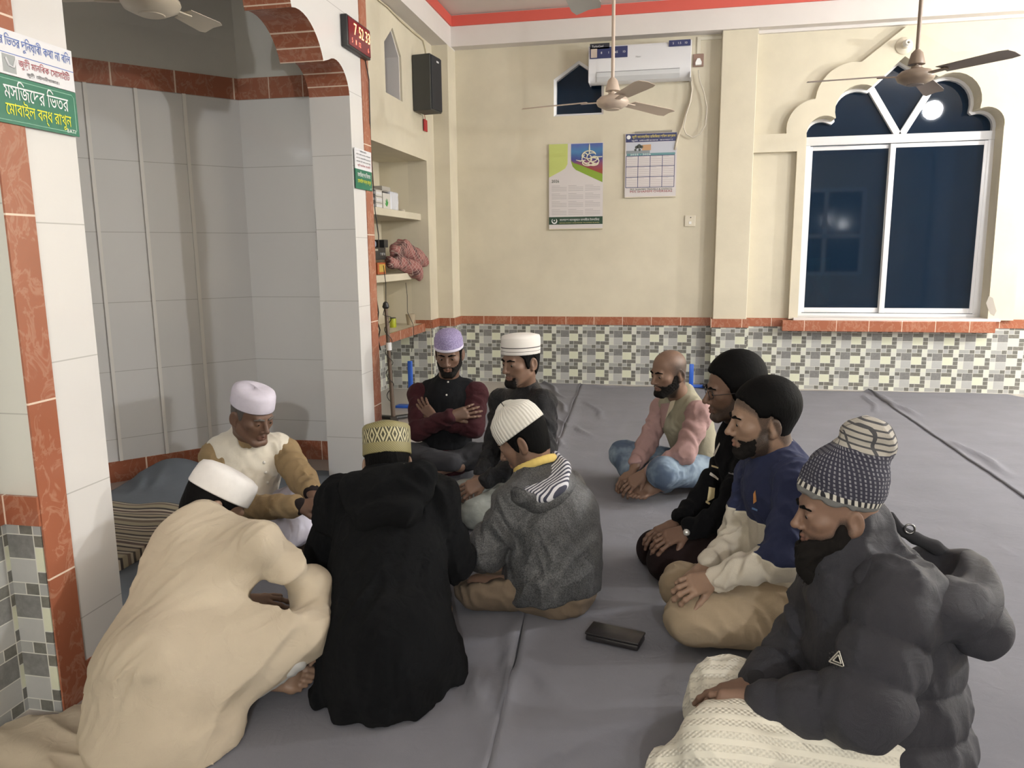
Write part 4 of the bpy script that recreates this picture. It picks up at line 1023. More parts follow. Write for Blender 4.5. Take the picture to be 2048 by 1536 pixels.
def blackcoat():
    j = J(head=(775, 928, 2.62), neck=(775, 965, 2.56), pel=(775, 1290, 2.18), sR=(868, 1000, 2.52), eR=(902, 1120, 2.54), wR=(850, 1150, 2.76), sL=(682, 1000, 2.52), eL=(644, 1165, 2.46), wL=(690, 1165, 2.72),
          hR=(830, 1310, 2.2), kR=(880, 1220, 2.6), aR=(820, 1260, 2.5), hL=(720, 1310, 2.2), kL=(670, 1230, 2.58), aL=(740, 1260, 2.5))
    P = Person(j); H = Head(j['head'], 110, -16, k=1.03); P.skin = H.mesh(j['neck'], .056)
    P.skin += [hand_mesh(j['wR'], V3(-.5, .8, -.1), V3(.5, .3, .8), -1, fore=j['eR']), hand_mesh(j['wL'], V3(.3, .9, -.1), V3(-.5, .2, .8), 1, fore=j['eL'])]
    P.body(SK['tan'], 'person in black hooded coat and olive diamond-patterned cap, seen from behind', H)
    S = Sdf(.007, .04); n, p, up, fw = j['neck'], j['pel'], P.up, P.fw; mid = n*.5+p*.5+fw*.01
    S.cap(p, mid, .215, .20, flat=(fw, 1.2)); S.cap(mid, n-up*.12, .20, .17, flat=(fw, 1.3)); S.cap(n-up*.06, n+up*.015, .085, .075)
    for q in 'RL': S.cap(n-up*.045, j['s'+q], .072, .080); S.cap(j['s'+q], mid, .085, .12)
    P.sleeves(S, (.084, .080, .055), .02, wr=(.12, .007))
    S.cap(n-up*.02, n+up*.03, .088, .078)
    hem = [(640, 1395), (690, 1425), (760, 1432), (830, 1415), (895, 1345)]
    for q in hem: S.cap(p-up*.02, at(*q, Z=.035), .185, .045, .06)
    S.cap(p, V3(p[0], p[1]+.05, .04), .2, .24); S.disp = (lambda a, b: (lambda x, y, z: a(x, y, z)+b(x, y, z)))(folds(14, .010, 10), folds(15, .003, 32))
    S.plane((0, 0, .016), (0, 0, -1))
    mb_ = cloth('black_wool', (.0065, .007, .008), .15, 5, 1000, .85, fold=11, bump=.6)
    P.wear('coat', S, mb_)
    S = Sdf(.006, .02); c = n-up*.11-fw*.140-P.rt*.05
    S.ell(c, (.165, .060, .115), np.array([P.rt, fw, up]).T); S.cap(n+P.rt*.085+fw*.02-up*.02, c+P.rt*.12+up*.04, .06, .055); S.cap(n-P.rt*.085+fw*.02-up*.02, c-P.rt*.12+up*.04, .06, .055)
    S.cap(c-up*.085-P.rt*.07-fw*.01, c-up*.085+P.rt*.07-fw*.01, .05, .05)
    S.ell(c+up*.12+fw*.05, (.095, .085, .10), np.array([P.rt, fw, up]).T, .02, 's'); S.disp = folds(17, .009, 14)
    P.wear('hood', S, mb_, 'black hood lying down the back')
    VQ, th, hh = cap_mesh(H, [(.9, .038), (.98, .030), (1.01, .034), (1.0, .06), (1.0, .09), (1.0, .122), (.99, .132), (.93, .140), (.6, .150), (.3, .146), (.02, .148)], .083, .098, seg=128, tilt=-6, crease=.01)
    P.wear('cap', VQ, patterned_cap_mat(), 'olive brocade cap with a band of diamonds', attrs={'u': th, 'v': hh})
    P.wear('hair', H.shell(.006, undercap(hairline(.07, .0, -.088), .045, -6), 3, .0015), M_hair)
blackcoat()

# --- 4 person with crossed arms, lavender cap
def crossed():
    j = J(head=(898, 709, 4.62), neck=(897, 765, 4.72), pel=(893, 908, 4.74), sR=(839, 790, 4.70), eR=(836, 862, 4.50), wR=(903, 832, 4.42), sL=(953, 788, 4.70), eL=(948, 856, 4.50), wL=(872, 842, 4.50),
          hR=(865, 912, 4.74), kR=(815, 912, 4.40), aR=(905, 925, 4.34), hL=(922, 912, 4.74), kL=(985, 912, 4.46), aL=(872, 925, 4.44))
    P = Person(j); H = Head(j['head'], -83, -13, k=1.08); P.skin = H.mesh(j['neck'], .06)
    P.skin += [hand_mesh(j['wR'], nrm(at(945, 822, Y=4.44)-j['wR']), V3(.1, -1, .15), 1, (10, 20, 15), fore=j['eR']), hand_mesh(at(868, 836, Y=4.47), nrm(at(838, 800, Y=4.53)-at(868, 836, Y=4.47)), V3(-.3, -.9, .2), -1, (8, 12, 8), fore=j['wL'], k=.95)]
    P.skin.append(foot_mesh(at(905, 925, Y=4.36), V3(-.8, -.25, -.1), V3(0, -.4, .9), .95))
    P.body(SK['deep'], 'bearded person with crossed arms, lavender cap and black waistcoat, facing the camera', H)
    S = Sdf(.008, .03); P.torso(S, .155, .16, .068, 1.35); P.sleeves(S, (.070, .062, .046), .015, wr=(.09, .005)); S.disp = folds(41, .006, 20)
    P.wear('shirt', S, cloth('maroon_cotton', (.048, .013, .017), .12, 6, fold=14))
    S = Sdf(.008, .03); P.torso(S, .165, .172, .05, 1.3, shoulders=False)
    for q in 'RL': S.cap(j['neck']-P.up*.04, j['neck']*.35+j['s'+q]*.65+P.up*.012, .064, .062)
    S.cap(j['neck']-P.up*.03, j['neck']+P.up*.03, .075, .068); S.plane(j['pel']+P.up*.02, -P.up); S.disp = folds(42, .005, 18)
    g_ = P.wear('waistcoat', S, cloth('black_twill', (.012, .0125, .014), .1, 6, fold=12))
    buttons_px(P, g_, ((896, 764), (893, 790)), .0065)
    S = Sdf(.009, .04); P.legs(S, (.095, .078, .058)); S.disp = folds(43, .008, 15); P.wear('trousers', S, cloth('charcoal_cotton', (.042, .042, .047), .1, fold=12))
    VQ, th, hh = cap_mesh(H, [(.9, .05), (.985, .042), (1.0, .046), (1.0, .058), (.985, .06), (.97, .09), (.88, .12), (.7, .137), (.4, .147), (.02, .15)], .082, .101)
    m = mat('lavender_crochet', (.4, .34, .58), .85); nn = NT(m); vz = nn.attr('v'); w = nn.n('ShaderNodeTexVoronoi'); w.inputs['Scale'].default_value = 140; nn.t.links.new(nn.obj(), w.inputs['Vector'])
    nn.col(nn.mix(nn.m('LESS_THAN', vz, .059), nn.mix(nn.ramp(w.outputs['Distance'], [(.2, (0, 0, 0)), (.5, (1, 1, 1))]), (.42, .37, .58), (.25, .21, .37)), (.68, .64, .76)))
    P.wear('cap', VQ, m, 'lavender crocheted cap with a pale rim', attrs={'v': hh})
    P.wear('hair', H.shell(.005, undercap(hairline(.07, .0), .05), 3, .0012), M_hair); P.wear('beard', H.shell(.0045, beardzone(), 6, .002, kk=.010), M_stubble); P.each('eyebrow', H.brows(), M_hair)
crossed()

# --- 5 person in glossy black jacket and white cap
def glossy():
    j = J(head=(1040, 724, 4.02), neck=(1052, 775, 4.10), pel=(1060, 950, 4.12), sR=(1004, 803, 4.24), eR=(990, 895, 4.16), wR=(962, 948, 3.96), sL=(1088, 806, 3.98), eL=(1088, 905, 3.82), wL=(968, 962, 3.76),
          hR=(1030, 960, 4.2), kR=(925, 990, 3.95), aR=(1060, 1000, 4.2), hL=(1080, 965, 4.05), kL=(948, 1030, 3.62), aL=(1080, 1020, 3.9))
    P = Person(j); H = Head(j['head'], -127, -6, k=1.08, slim=.95); P.skin = H.mesh(j['neck'], .053); H.bspec = [(lambda x, y, z: np.maximum(beardzone(False, True)(x, y, z), .055-y), .75)]
    P.skin += [hand_mesh(j['wR'], nrm(at(935, 985, Y=3.86)-j['wR']), V3(-.5, -.6, .6), 1, (22, 30, 20), fore=j['eR']), hand_mesh(j['wL'], nrm(at(932, 978, Y=3.72)-j['wL']), V3(.2, -.8, .6), -1, (25, 35, 25), fore=j['eL'])]
    P.body(SK['brown'], 'slim person in glossy black jacket and white cap with dark stripes, hands clasped', H)
    mg = cloth('black_leatherette', (.014, .014, .016), .1, 6, 500, .38, fold=13, bump=.5)
    S = Sdf(.007, .03); P.torso(S, .145, .15, .062, 1.35); P.sleeves(S, (.070, .062, .045), .02, wr=(.1, .006)); S.cap(j['neck']-P.up*.03, j['neck']+P.up*.02, .07, .064); S.disp = folds(52, .006, 18)
    P.wear('jacket', S, mg)
    S = Sdf(.008, .035); P.legs(S, (.095, .075, .055)); S.disp = folds(53, .007, 16)
    P.wear('jeans', S, cloth('pale_denim', (.24, .255, .235), .18, 6, 900, .9, fold=13))
    VQ, th, hh = cap_mesh(H, [(.9, .05), (.985, .042), (1.0, .046), (1.01, .09), (1.0, .122), (.96, .133), (.6, .142), (.3, .145), (.02, .146)], .083, .106, tilt=6, seg=96)
    m = mat('white_striped_cap', (.7, .68, .64), .8); nn = NT(m); vz = nn.attr('v')
    l = nn.m('MAXIMUM', nn.m('LESS_THAN', nn.m('ABSOLUTE', nn.m('SUBTRACT', vz, .078)), .0022), nn.m('LESS_THAN', nn.m('ABSOLUTE', nn.m('SUBTRACT', vz, .060)), .001))
    nn.col(nn.mix(l, (.72, .69, .65), (.05, .045, .045)))
    P.wear('cap', VQ, m, attrs={'v': hh})
    P.wear('hair', H.shell(.010, undercap(hairline(.07, .0, -.078), .052, 6), 3, .001), M_hair); P.each('eyebrow', H.brows(), M_hair)
    P.wear('goatee', H.shell(.005, lambda x, y, z: np.maximum(beardzone(False, False)(x, y, z), .07-y), 6, .001, kk=.003), M_stubble)
glossy()
# --- 6 person in heather grey jacket with striped hood lining
def striped():
    j = J(head=(1046, 882, 2.94), neck=(1072, 935, 2.94), pel=(1105, 1150, 2.94), sR=(1132, 985, 3.10), eR=(1120, 1090, 3.2), wR=(1030, 1120, 3.2), sL=(1030, 1008, 2.78), eL=(970, 1104, 2.70), wL=(905, 1112, 2.86),
          hR=(1120, 1165, 3.02), kR=(1000, 1140, 3.2), aR=(990, 1180, 2.95), hL=(1110, 1175, 2.84), kL=(955, 1172, 2.74), aL=(1040, 1190, 2.92))
    P = Person(j); H = Head(j['head'], 172, -28, k=1.05); P.skin = H.mesh(j['neck'], .056); H.bspec = [(beardzone(False), .5)]
    P.skin += [hand_mesh(j['wL'], V3(-.7, .6, -.2), V3(-.3, -.4, .8), -1, fore=j['eL']), hand_mesh(j['wR'], V3(-.9, -.2, -.1), V3(0, 0, 1), 1, fore=j['eR'])]
    P.body(SK['warm'], 'person in heather grey jacket with striped hood, white knit cap and yellow collar', H)
    m = mat('heather_grey_nylon', (.05, .052, .053), .55); nn = NT(m); a = nn.noise(230, 3, .7); b = nn.noise(9, 3, .6)
    nn.t.links.new(nn.ramp(a, [(.38, (.022, .023, .025)), (.62, (.10, .102, .105))]), nn.b.inputs['Base Color']); nn.bump(nn.m('ADD', nn.noise(16, 3, .5, dist=1.5), nn.m('MULTIPLY', a, .2)), .5, .008)
    up, fw, rt, n, p = P.up, P.fw, P.rt, j['neck'], j['pel']
    S = Sdf(.006, .035); mid = n*.5+p*.5-fw*.05
    S.cap(p+up*.0, mid, .215, .195, flat=(fw, 1.12)); S.cap(mid, n-up*.13, .19, .16, flat=(fw, 1.25)); S.cap(n-up*.06, n+up*.0, .085, .07)
    for q in 'RL': S.cap(n-up*.05, j['s'+q], .07, .078); S.cap(j['s'+q], mid, .08, .11)
    P.sleeves(S, (.080, .074, .050), .02, wr=(.085, .007)); S.plane(p-up*.085, -up)
    f1 = folds(61, .013, 8, rt, 2.4); f2 = folds(62, .004, 16); S.disp = lambda x, y, z: f1(x, y, z)+f2(x, y, z)
    P.wear('jacket', S, m)
    # hood: outer bowl and striped lining lying open behind the neck
    bk = V3(.86, .10, .0); hz = nrm(V3(-.18, -.30, 1.0)); hx = nrm(bk-hz*(bk @ hz)); hy = np.cross(hz, hx); Rb = np.array([hx, hy, hz]).T
    hc = at(1082, 950, Y=2.84)
    S = Sdf(.005, .03); S.ell(hc-hz*.050, (.125, .165, .082), Rb); S.cap(hc+hx*.05-hz*.06-hy*.02, hc+hx*.10-hz*.13, .07, .045); S.cap(hc-hx*.06-hy*.12, n-hz*.05-hy*.08-hx*.06, .05, .045); S.cap(hc-hx*.06+hy*.12, n-hz*.05+hy*.08-hx*.06, .05, .045)
    S.ell(hc+hz*.045, (.119, .160, .074), Rb, .012, 's'); S.cap(n-up*.1, n+up*.1, .070, .078, .01, 's'); S.disp = folds(63, .008, 12)
    P.wear('hood', S, m, 'heather grey hood')
    S = Sdf(.004, .02); S.ell(hc-hz*.016, (.118, .158, .050), Rb); S.cap(hc+hx*.07+hy*.05-hz*.01, hc+hx*.04+hy*.12, .035, .03)
    S.ell(hc+hz*.060, (.135, .18, .065), Rb, .02, 's'); S.cap(n-up*.1, n+up*.1, .072, .080, .01, 's'); S.disp = folds(64, .006, 11)
    ms = mat('navy_white_stripes', (.6, .6, .62), .85); nn = NT(ms); s = nn.m('ADD', nn.attr('s'), nn.m('MULTIPLY', nn.noise(9, 2, .5), .03))
    nn.col(nn.mix(nn.m('LESS_THAN', nn.m('FRACT', nn.m('DIVIDE', s, .017)), .46), (.60, .60, .63), (.045, .048, .075)))
    dn = V3(.8, -.6, 0)
    P.wear('hood_lining', S, ms, 'navy and white striped hood lining', attrs={'s': lambda V: (V-n) @ dn})
    S = Sdf(.005, .01)
    ring_ = [n+(rt*cos(t)*.078+fw*sin(t)*.080)+up*(.012+.018*(-sin(t))) for t in np.linspace(0, 2*pi, 25)]
    S.chain(ring_, [.012]*25, flat=(up, .8)); P.wear('collar', S, cloth('yellow_cotton', (.66, .50, .16), .05, 20))
    S = Sdf(.008, .04); P.legs(S, (.10, .082, .06)); S.cap(p-up*.03, p-fw*.03-up*.03, .15); S.plane(p+up*.03, up); S.disp = folds(65, .009, 15)
    P.wear('trousers', S, cloth('taupe_cotton', (.165, .125, .088), .12, 6, fold=12))
    VQ, th, hh = cap_mesh(H, [(.9, .046), (.985, .038), (1.0, .043), (1.0, .06), (.97, .09), (.87, .118), (.66, .135), (.45, .146), (.35, .154), (.18, .160), (.02, .161)], .083, .104, tilt=-10, seg=96, crease=.02)
    m = mat('ribbed_white_knit', (.68, .66, .6), .85); nn = NT(m); st = nn.m('SINE', nn.m('MULTIPLY', nn.attr('u'), 2*pi*42)); nn.col(nn.mix(nn.m('MULTIPLY', nn.m('GREATER_THAN', st, .1), .3), (.72, .70, .64), (.40, .39, .35))); nn.bump(st, .4, .003)
    P.wear('cap', VQ, m, 'ribbed white knit cap', attrs={'u': th})
    P.wear('hair', H.shell(.008, undercap(hairline(.066, .0, -.075), .048, -10), 3, .0008), M_hair); P.each('eyebrow', H.brows(), M_hair)
striped()

# --- 7 balding person cross-legged by the back wall
def bald():
    j = J(head=(1337, 747, 4.42), neck=(1362, 800, 4.50), pel=(1395, 930, 4.52), sR=(1326, 818, 4.68), eR=(1292, 893, 4.58), wR=(1266, 938, 4.40), sL=(1400, 828, 4.36), eL=(1368, 908, 4.22), wL=(1288, 948, 4.22),
          hR=(1385, 935, 4.6), kR=(1246, 908, 4.62), aR=(1262, 950, 4.42), hL=(1402, 940, 4.42), kL=(1325, 945, 4.14), aL=(1330, 965, 4.30))
    P = Person(j); H = Head(j['head'], -142, -8, k=1.07); P.skin = H.mesh(j['neck'], .058); H.bspec = [(beardzone(), 1.0), (lambda x, y, z: np.maximum(hairline(.07, .0, -.07)(x, y, z), np.maximum(z-.07, y-.03)*.35), .85), (lambda x, y, z: np.maximum(y-.045, .07-z), .25)]
    P.skin += [hand_mesh(j['wR'], nrm(at(1238, 975, Y=4.30)-j['wR']), V3(-.4, -.5, .7), 1, (20, 30, 20), fore=j['eR']), hand_mesh(j['wL'], nrm(at(1245, 978, Y=4.16)-j['wL']), V3(0, -.7, .7), -1, (20, 32, 25), fore=j['eL'])]
    P.skin.append(foot_mesh(at(1318, 962, Y=4.24), nrm(V3(-.75, -.55, -.08)), V3(-.25, -.45, .85), 1.0, side=1))
    P.body(SK['brown'], 'balding bearded person in pink shirt, beige waistcoat and jeans, sitting cross-legged', H)
    S = Sdf(.007, .03); P.torso(S, .15, .155, .066, 1.35); P.sleeves(S, (.070, .060, .045), .05, wr=(.085, .005)); S.disp = folds(71, .006, 20)
    P.wear('shirt', S, cloth('dusty_pink_cotton', (.40, .26, .25), .08, 7, fold=14))
    S = Sdf(.0065, .03); P.torso(S, .162, .168, .05, 1.3, shoulders=False)
    for q in 'RL': S.cap(j['neck']-P.up*.045, j['neck']*.35+j['s'+q]*.65+P.up*.012, .064, .060)
    S.cap(j['neck']-P.up*.03-P.fw*.03, j['neck']+P.up*.025-P.fw*.03, .075, .068)
    S.cap(j['neck']+P.fw*.12+P.up*.1, j['neck']+P.fw*.20-P.up*.20, .075, .022, .01, 's'); S.plane(j['pel']+P.up*.03, -P.up); S.disp = folds(72, .006, 16)
    g_ = P.wear('waistcoat', S, cloth('sage_beige_twill', (.34, .32, .24), .07, 7, fold=12))
    patch(P, g_, [(1322, 808), (1341, 806), (1327, 856), (1322, 854)], cloth('dusty_pink_front', (.36, .235, .225)), 'shirt_front', 'pink shirt front in the waistcoat opening')
    patch(P, g_, [(1342, 804), (1354, 796), (1347, 816), (1332, 838)], cloth('cream_collar_cloth', (.56, .50, .38)), 'waistcoat_lapel', lift=.005)
    buttons_px(P, g_, ((1321, 857), (1320, 881)), .011)
    S = Sdf(.008, .035); P.legs(S, (.10, .082, .058)); f = folds(73, .008, 16); S.disp = f
    mj = mat('blue_denim', (.17, .23, .31), .9); nn = NT(mj); a = nn.noise(7, 3, .6); nn.col(nn.mix(nn.ramp(a, [(.4, (0, 0, 0)), (.62, (1, 1, 1))]), (.075, .11, .17), (.23, .30, .37))); nn.bump(nn.noise(13, 3, .5, dist=1.2), .4, .006)
    P.wear('jeans', S, mj)
    P.wear('shirt_collar', Sdf(.005, .012).chain([j['neck']+(P.rt*cos(t)*.066+P.fw*sin(t)*.070)-P.up*(.012+.022*max(sin(t), 0)) for t in np.linspace(-.9*pi/2-.6, pi+.9, 15)], [.014]*15), cloth('cream_pink_collar', (.50, .40, .36)))
    P.wear('beard', H.shell(.0035, beardzone(), 6, .0018, kk=.010), M_stubble); P.each('eyebrow', H.brows(), M_hair)
bald()

# --- 8 person with glasses in black sweatshirt
def glasses():
    j = J(head=(1464, 782, 3.28), neck=(1484, 848, 3.34), pel=(1515, 1065, 3.34), sR=(1470, 905, 3.52), eR=(1408, 1000, 3.42), wR=(1352, 1048, 3.30), sL=(1515, 908, 3.19), eL=(1455, 1030, 3.12), wL=(1372, 1062, 3.15),
          hR=(1510, 1075, 3.36), kR=(1312, 1098, 3.34), aR=(1500, 1120, 3.4), hL=(1515, 1085, 3.24), kL=(1335, 1122, 3.14), aL=(1520, 1150, 3.15))
    P = Person(j); H = Head(j['head'], -168, -6, k=1.08); P.skin = H.mesh(j['neck'], .06); H.bspec = [(beardzone(), .85)]
    P.skin += [hand_mesh(j['wR'], nrm(at(1310, 1072, Y=3.22)-j['wR']), V3(-.3, -.5, .8), 1, (18, 28, 20), fore=j['eR']), hand_mesh(j['wL'], nrm(at(1318, 1082, Y=3.10)-j['wL']), V3(-.1, -.6, .8), -1, (20, 30, 22), fore=j['eL'])]
    P.body(SK['deep'], 'person with glasses and thick black hair in printed black sweatshirt, kneeling', H)
    S = Sdf(.006, .03); P.torso(S, .16, .165, .070, 1.3); P.sleeves(S, (.074, .064, .046), .03, wr=(.09, .006)); S.cap(j['neck']-P.up*.03, j['neck']+P.up*.01, .072, .066); S.disp = folds(81, .008, 16)
    g_ = P.wear('sweatshirt', S, cloth('black_fleece', (.0065, .0065, .0075), .1, fold=12))
    S = Sdf(.008, .035); P.legs(S, (.10, .082, .062)); S.disp = folds(82, .007, 15); P.wear('trousers', S, cloth('black_brown_cotton', (.016, .010, .010), .1, fold=12))
    P.wear('hair', H.shell(.006, hairline(.084, .0, -.080), 3, .0006, kk=.016, top=.026), M_hair); P.each('eyebrow', H.brows(), M_hair)
    vs = []
    for x in (-1, 1):
        c = [H.P(x*.034+.024*cos(t), .096-abs(x*.034+.024*cos(t))*.12, .002+.017*sin(t)) for t in np.linspace(0, 2*pi, 25)]; vs.append(ribbon(c, .0016, 6))
        vs.append(ribbon([H.P(x*.058, .088, .004), H.P(x*.078, .05, .006), H.P(x*.083, -.02, .008), H.P(x*.081, -.04, -.008)], .0016, 6))
    vs.append(ribbon([H.P(-.011, .094, .006), H.P(0, .098, .008), H.P(.011, .094, .006)], .0016, 6))
    P.wear('spectacles', vs, mat('dark_spectacle_frame', (.02, .016, .016), .3))
    # wrist watch and prints
    d = nrm(j['wL']-j['eL']); a = d; b = nrm(np.cross(a, (0, 0, 1))); c = np.cross(a, b); w0 = j['wL']-d*.012
    wt = P.wear('wristwatch', [ribbon([w0+(b*cos(t)+c*sin(t))*.0335 for t in np.linspace(0, 2*pi, 25)], .006, 8)], mat('steel', (.55, .55, .55), .3, 1), 'steel wristwatch')
    S = Sdf(.002, .002); S.cap(w0-b*.036-c*.004, w0-b*.040-c*.004, .015); S.p[-1] = S.p[-1]; make('watch_face', S.mesh(1), mat('steel_dial', (.7, .7, .68), .25, .6), wt)
    pr = mat('printed_maroon', (.11, .03, .03), .7); cr = mat('printed_cream', (.62, .52, .30), .7); wh = mat('printed_white', (.6, .56, .5), .7)
    patch(P, g_, [(1425, 905), (1441, 903), (1438, 955), (1422, 958)], pr, 'printed_figure', 'maroon bottle-shaped print')
    patch(P, g_, [(1428, 908), (1440, 885), (1441, 889), (1430, 913)], wh, 'printed_stroke'); patch(P, g_, [(1421, 945), (1438, 957), (1436, 961), (1419, 950)], wh, 'printed_stroke'); patch(P, g_, [(1424, 930), (1438, 934), (1438, 937), (1424, 934)], cr, 'printed_stroke')
    patch(P, g_, [(1418, 974), (1430, 976), (1428, 996), (1414, 1004)], cr, 'printed_shape', 'cream slanted print'); patch(P, g_, [(1412, 1001), (1420, 1006), (1418, 1009), (1411, 1005)], cr, 'printed_stroke')
    patch(P, g_, [(1458, 944), (1496, 953), (1496, 957), (1458, 948)], mat('printed_grey', (.16, .16, .17), .8), 'printed_line')
    return P
PG = glasses()

# --- 9 person in navy and cream sweater, khaki trousers
def sweater():
    j = J(head=(1522, 843, 2.76), neck=(1556, 905, 2.78), pel=(1575, 1195, 2.76), sR=(1515, 955, 2.94), eR=(1472, 1088, 2.88), wR=(1412, 1134, 2.74), sL=(1598, 968, 2.60), eL=(1568, 1118, 2.50), wL=(1425, 1158, 2.58),
          hR=(1570, 1205, 2.85), kR=(1368, 1172, 2.84), aR=(1560, 1240, 2.88), hL=(1585, 1215, 2.66), kL=(1382, 1238, 2.56), aL=(1580, 1268, 2.62))
    P = Person(j); H = Head(j['head'], -172, -4, k=1.08); P.skin = H.mesh(j['neck'], .06); H.bspec = [(beardzone(), .95), (hairline(.062, .004, -.075), .8)]
    P.skin += [hand_mesh(j['wR'], nrm(at(1378, 1168, Y=2.68)-j['wR']), V3(-.4, -.5, .7), 1, (25, 40, 30), fore=j['eR']), hand_mesh(j['wL'], nrm(at(1378, 1172, Y=2.52)-j['wL']), V3(-.1, -.75, .6), -1, (30, 45, 35), fore=j['eL'], h=.0024)]
    P.body(SK['tan'], 'bearded person in navy and cream sweater and khaki trousers, kneeling with clasped hands', H)
    m = mat('two_tone_knit', (.5, .5, .5), .9); nn = NT(m); s = nn.attr('s'); w = nn.noise(500, 2, .5); rb = nn.m('SINE', nn.m('MULTIPLY', s, 2200.0))
    c = nn.mix(nn.m('GREATER_THAN', s, 0.0), nn.mix(w, (.44, .40, .33), (.62, .57, .48)), nn.mix(w, (.012, .018, .058), (.022, .030, .085)))
    c = nn.mix(nn.m('LESS_THAN', nn.m('ABSOLUTE', s), .003), c, (.62, .58, .48)); nn.col(c); nn.bump(nn.m('ADD', nn.noise(12, 2, .5, dist=1.0), nn.m('MULTIPLY', w, .3)), .4, .006)
    S = Sdf(.0055, .03); P.torso(S, .155, .162, .072, 1.3); P.sleeves(S, (.076, .066, .045), .025, wr=(.085, .005)); S.cap(j['neck']-P.up*.03, j['neck']-P.up*.005, .07, .062)
    S.cap(j['pel']+P.up*.03, j['pel']+P.up*.06, .165, .16, flat=(P.fw, 1.2)); f1 = folds(91, .009, 15); f2 = folds(92, .003, 34); S.disp = lambda x, y, z: f1(x, y, z)+f2(x, y, z)
    o = j['neck']-P.up*.235
    up, fw, rt = P.up, P.fw, P.rt
    def tone(V):
        d = V-o; u = d @ up; f = d @ fw; l = d @ rt
        return u+.35*np.clip(f-.02, -1, 1)*0+.30*np.clip(l-.1, 0, 1)-.10*np.clip(-l-.1, 0, 1)+.0
    g_ = P.wear('sweater', S, m, attrs={'s': tone}, label='navy and cream knitted sweater')
    S = Sdf(.006, .035); P.legs(S, (.105, .086, .066)); f = folds(93, .008, 15); S.disp = f
    P.wear('trousers', S, cloth('khaki_chino', (.32, .25, .17), .07, 6, fold=12))
    P.wear('hair', H.shell(.003, lambda x, y, z: np.maximum(hairline(.088, .02, -.062)(x, y, z), np.where(y > -.02, .028-z, -.05-z)), 3, .0006, kk=.016, top=.016), M_hair)
    P.each('eyebrow', H.brows(), M_hair); P.wear('beard', H.shell(.0025, lambda x, y, z: np.maximum(beardzone()(x, y, z), .03-y), 6, .0015, kk=.010), M_stubble)
    patch(P, g_, [(1508, 988), (1512, 980), (1514, 1002), (1508, 1008)], mat('emblem_orange', (.55, .25, .08), .7), 'chest_emblem', 'small orange and white chest emblem'); patch(P, g_, [(1505, 1014), (1516, 1018), (1516, 1022), (1505, 1018)], mat('emblem_blue', (.12, .22, .45), .7), 'emblem_line')
    return P
PS = sweater()

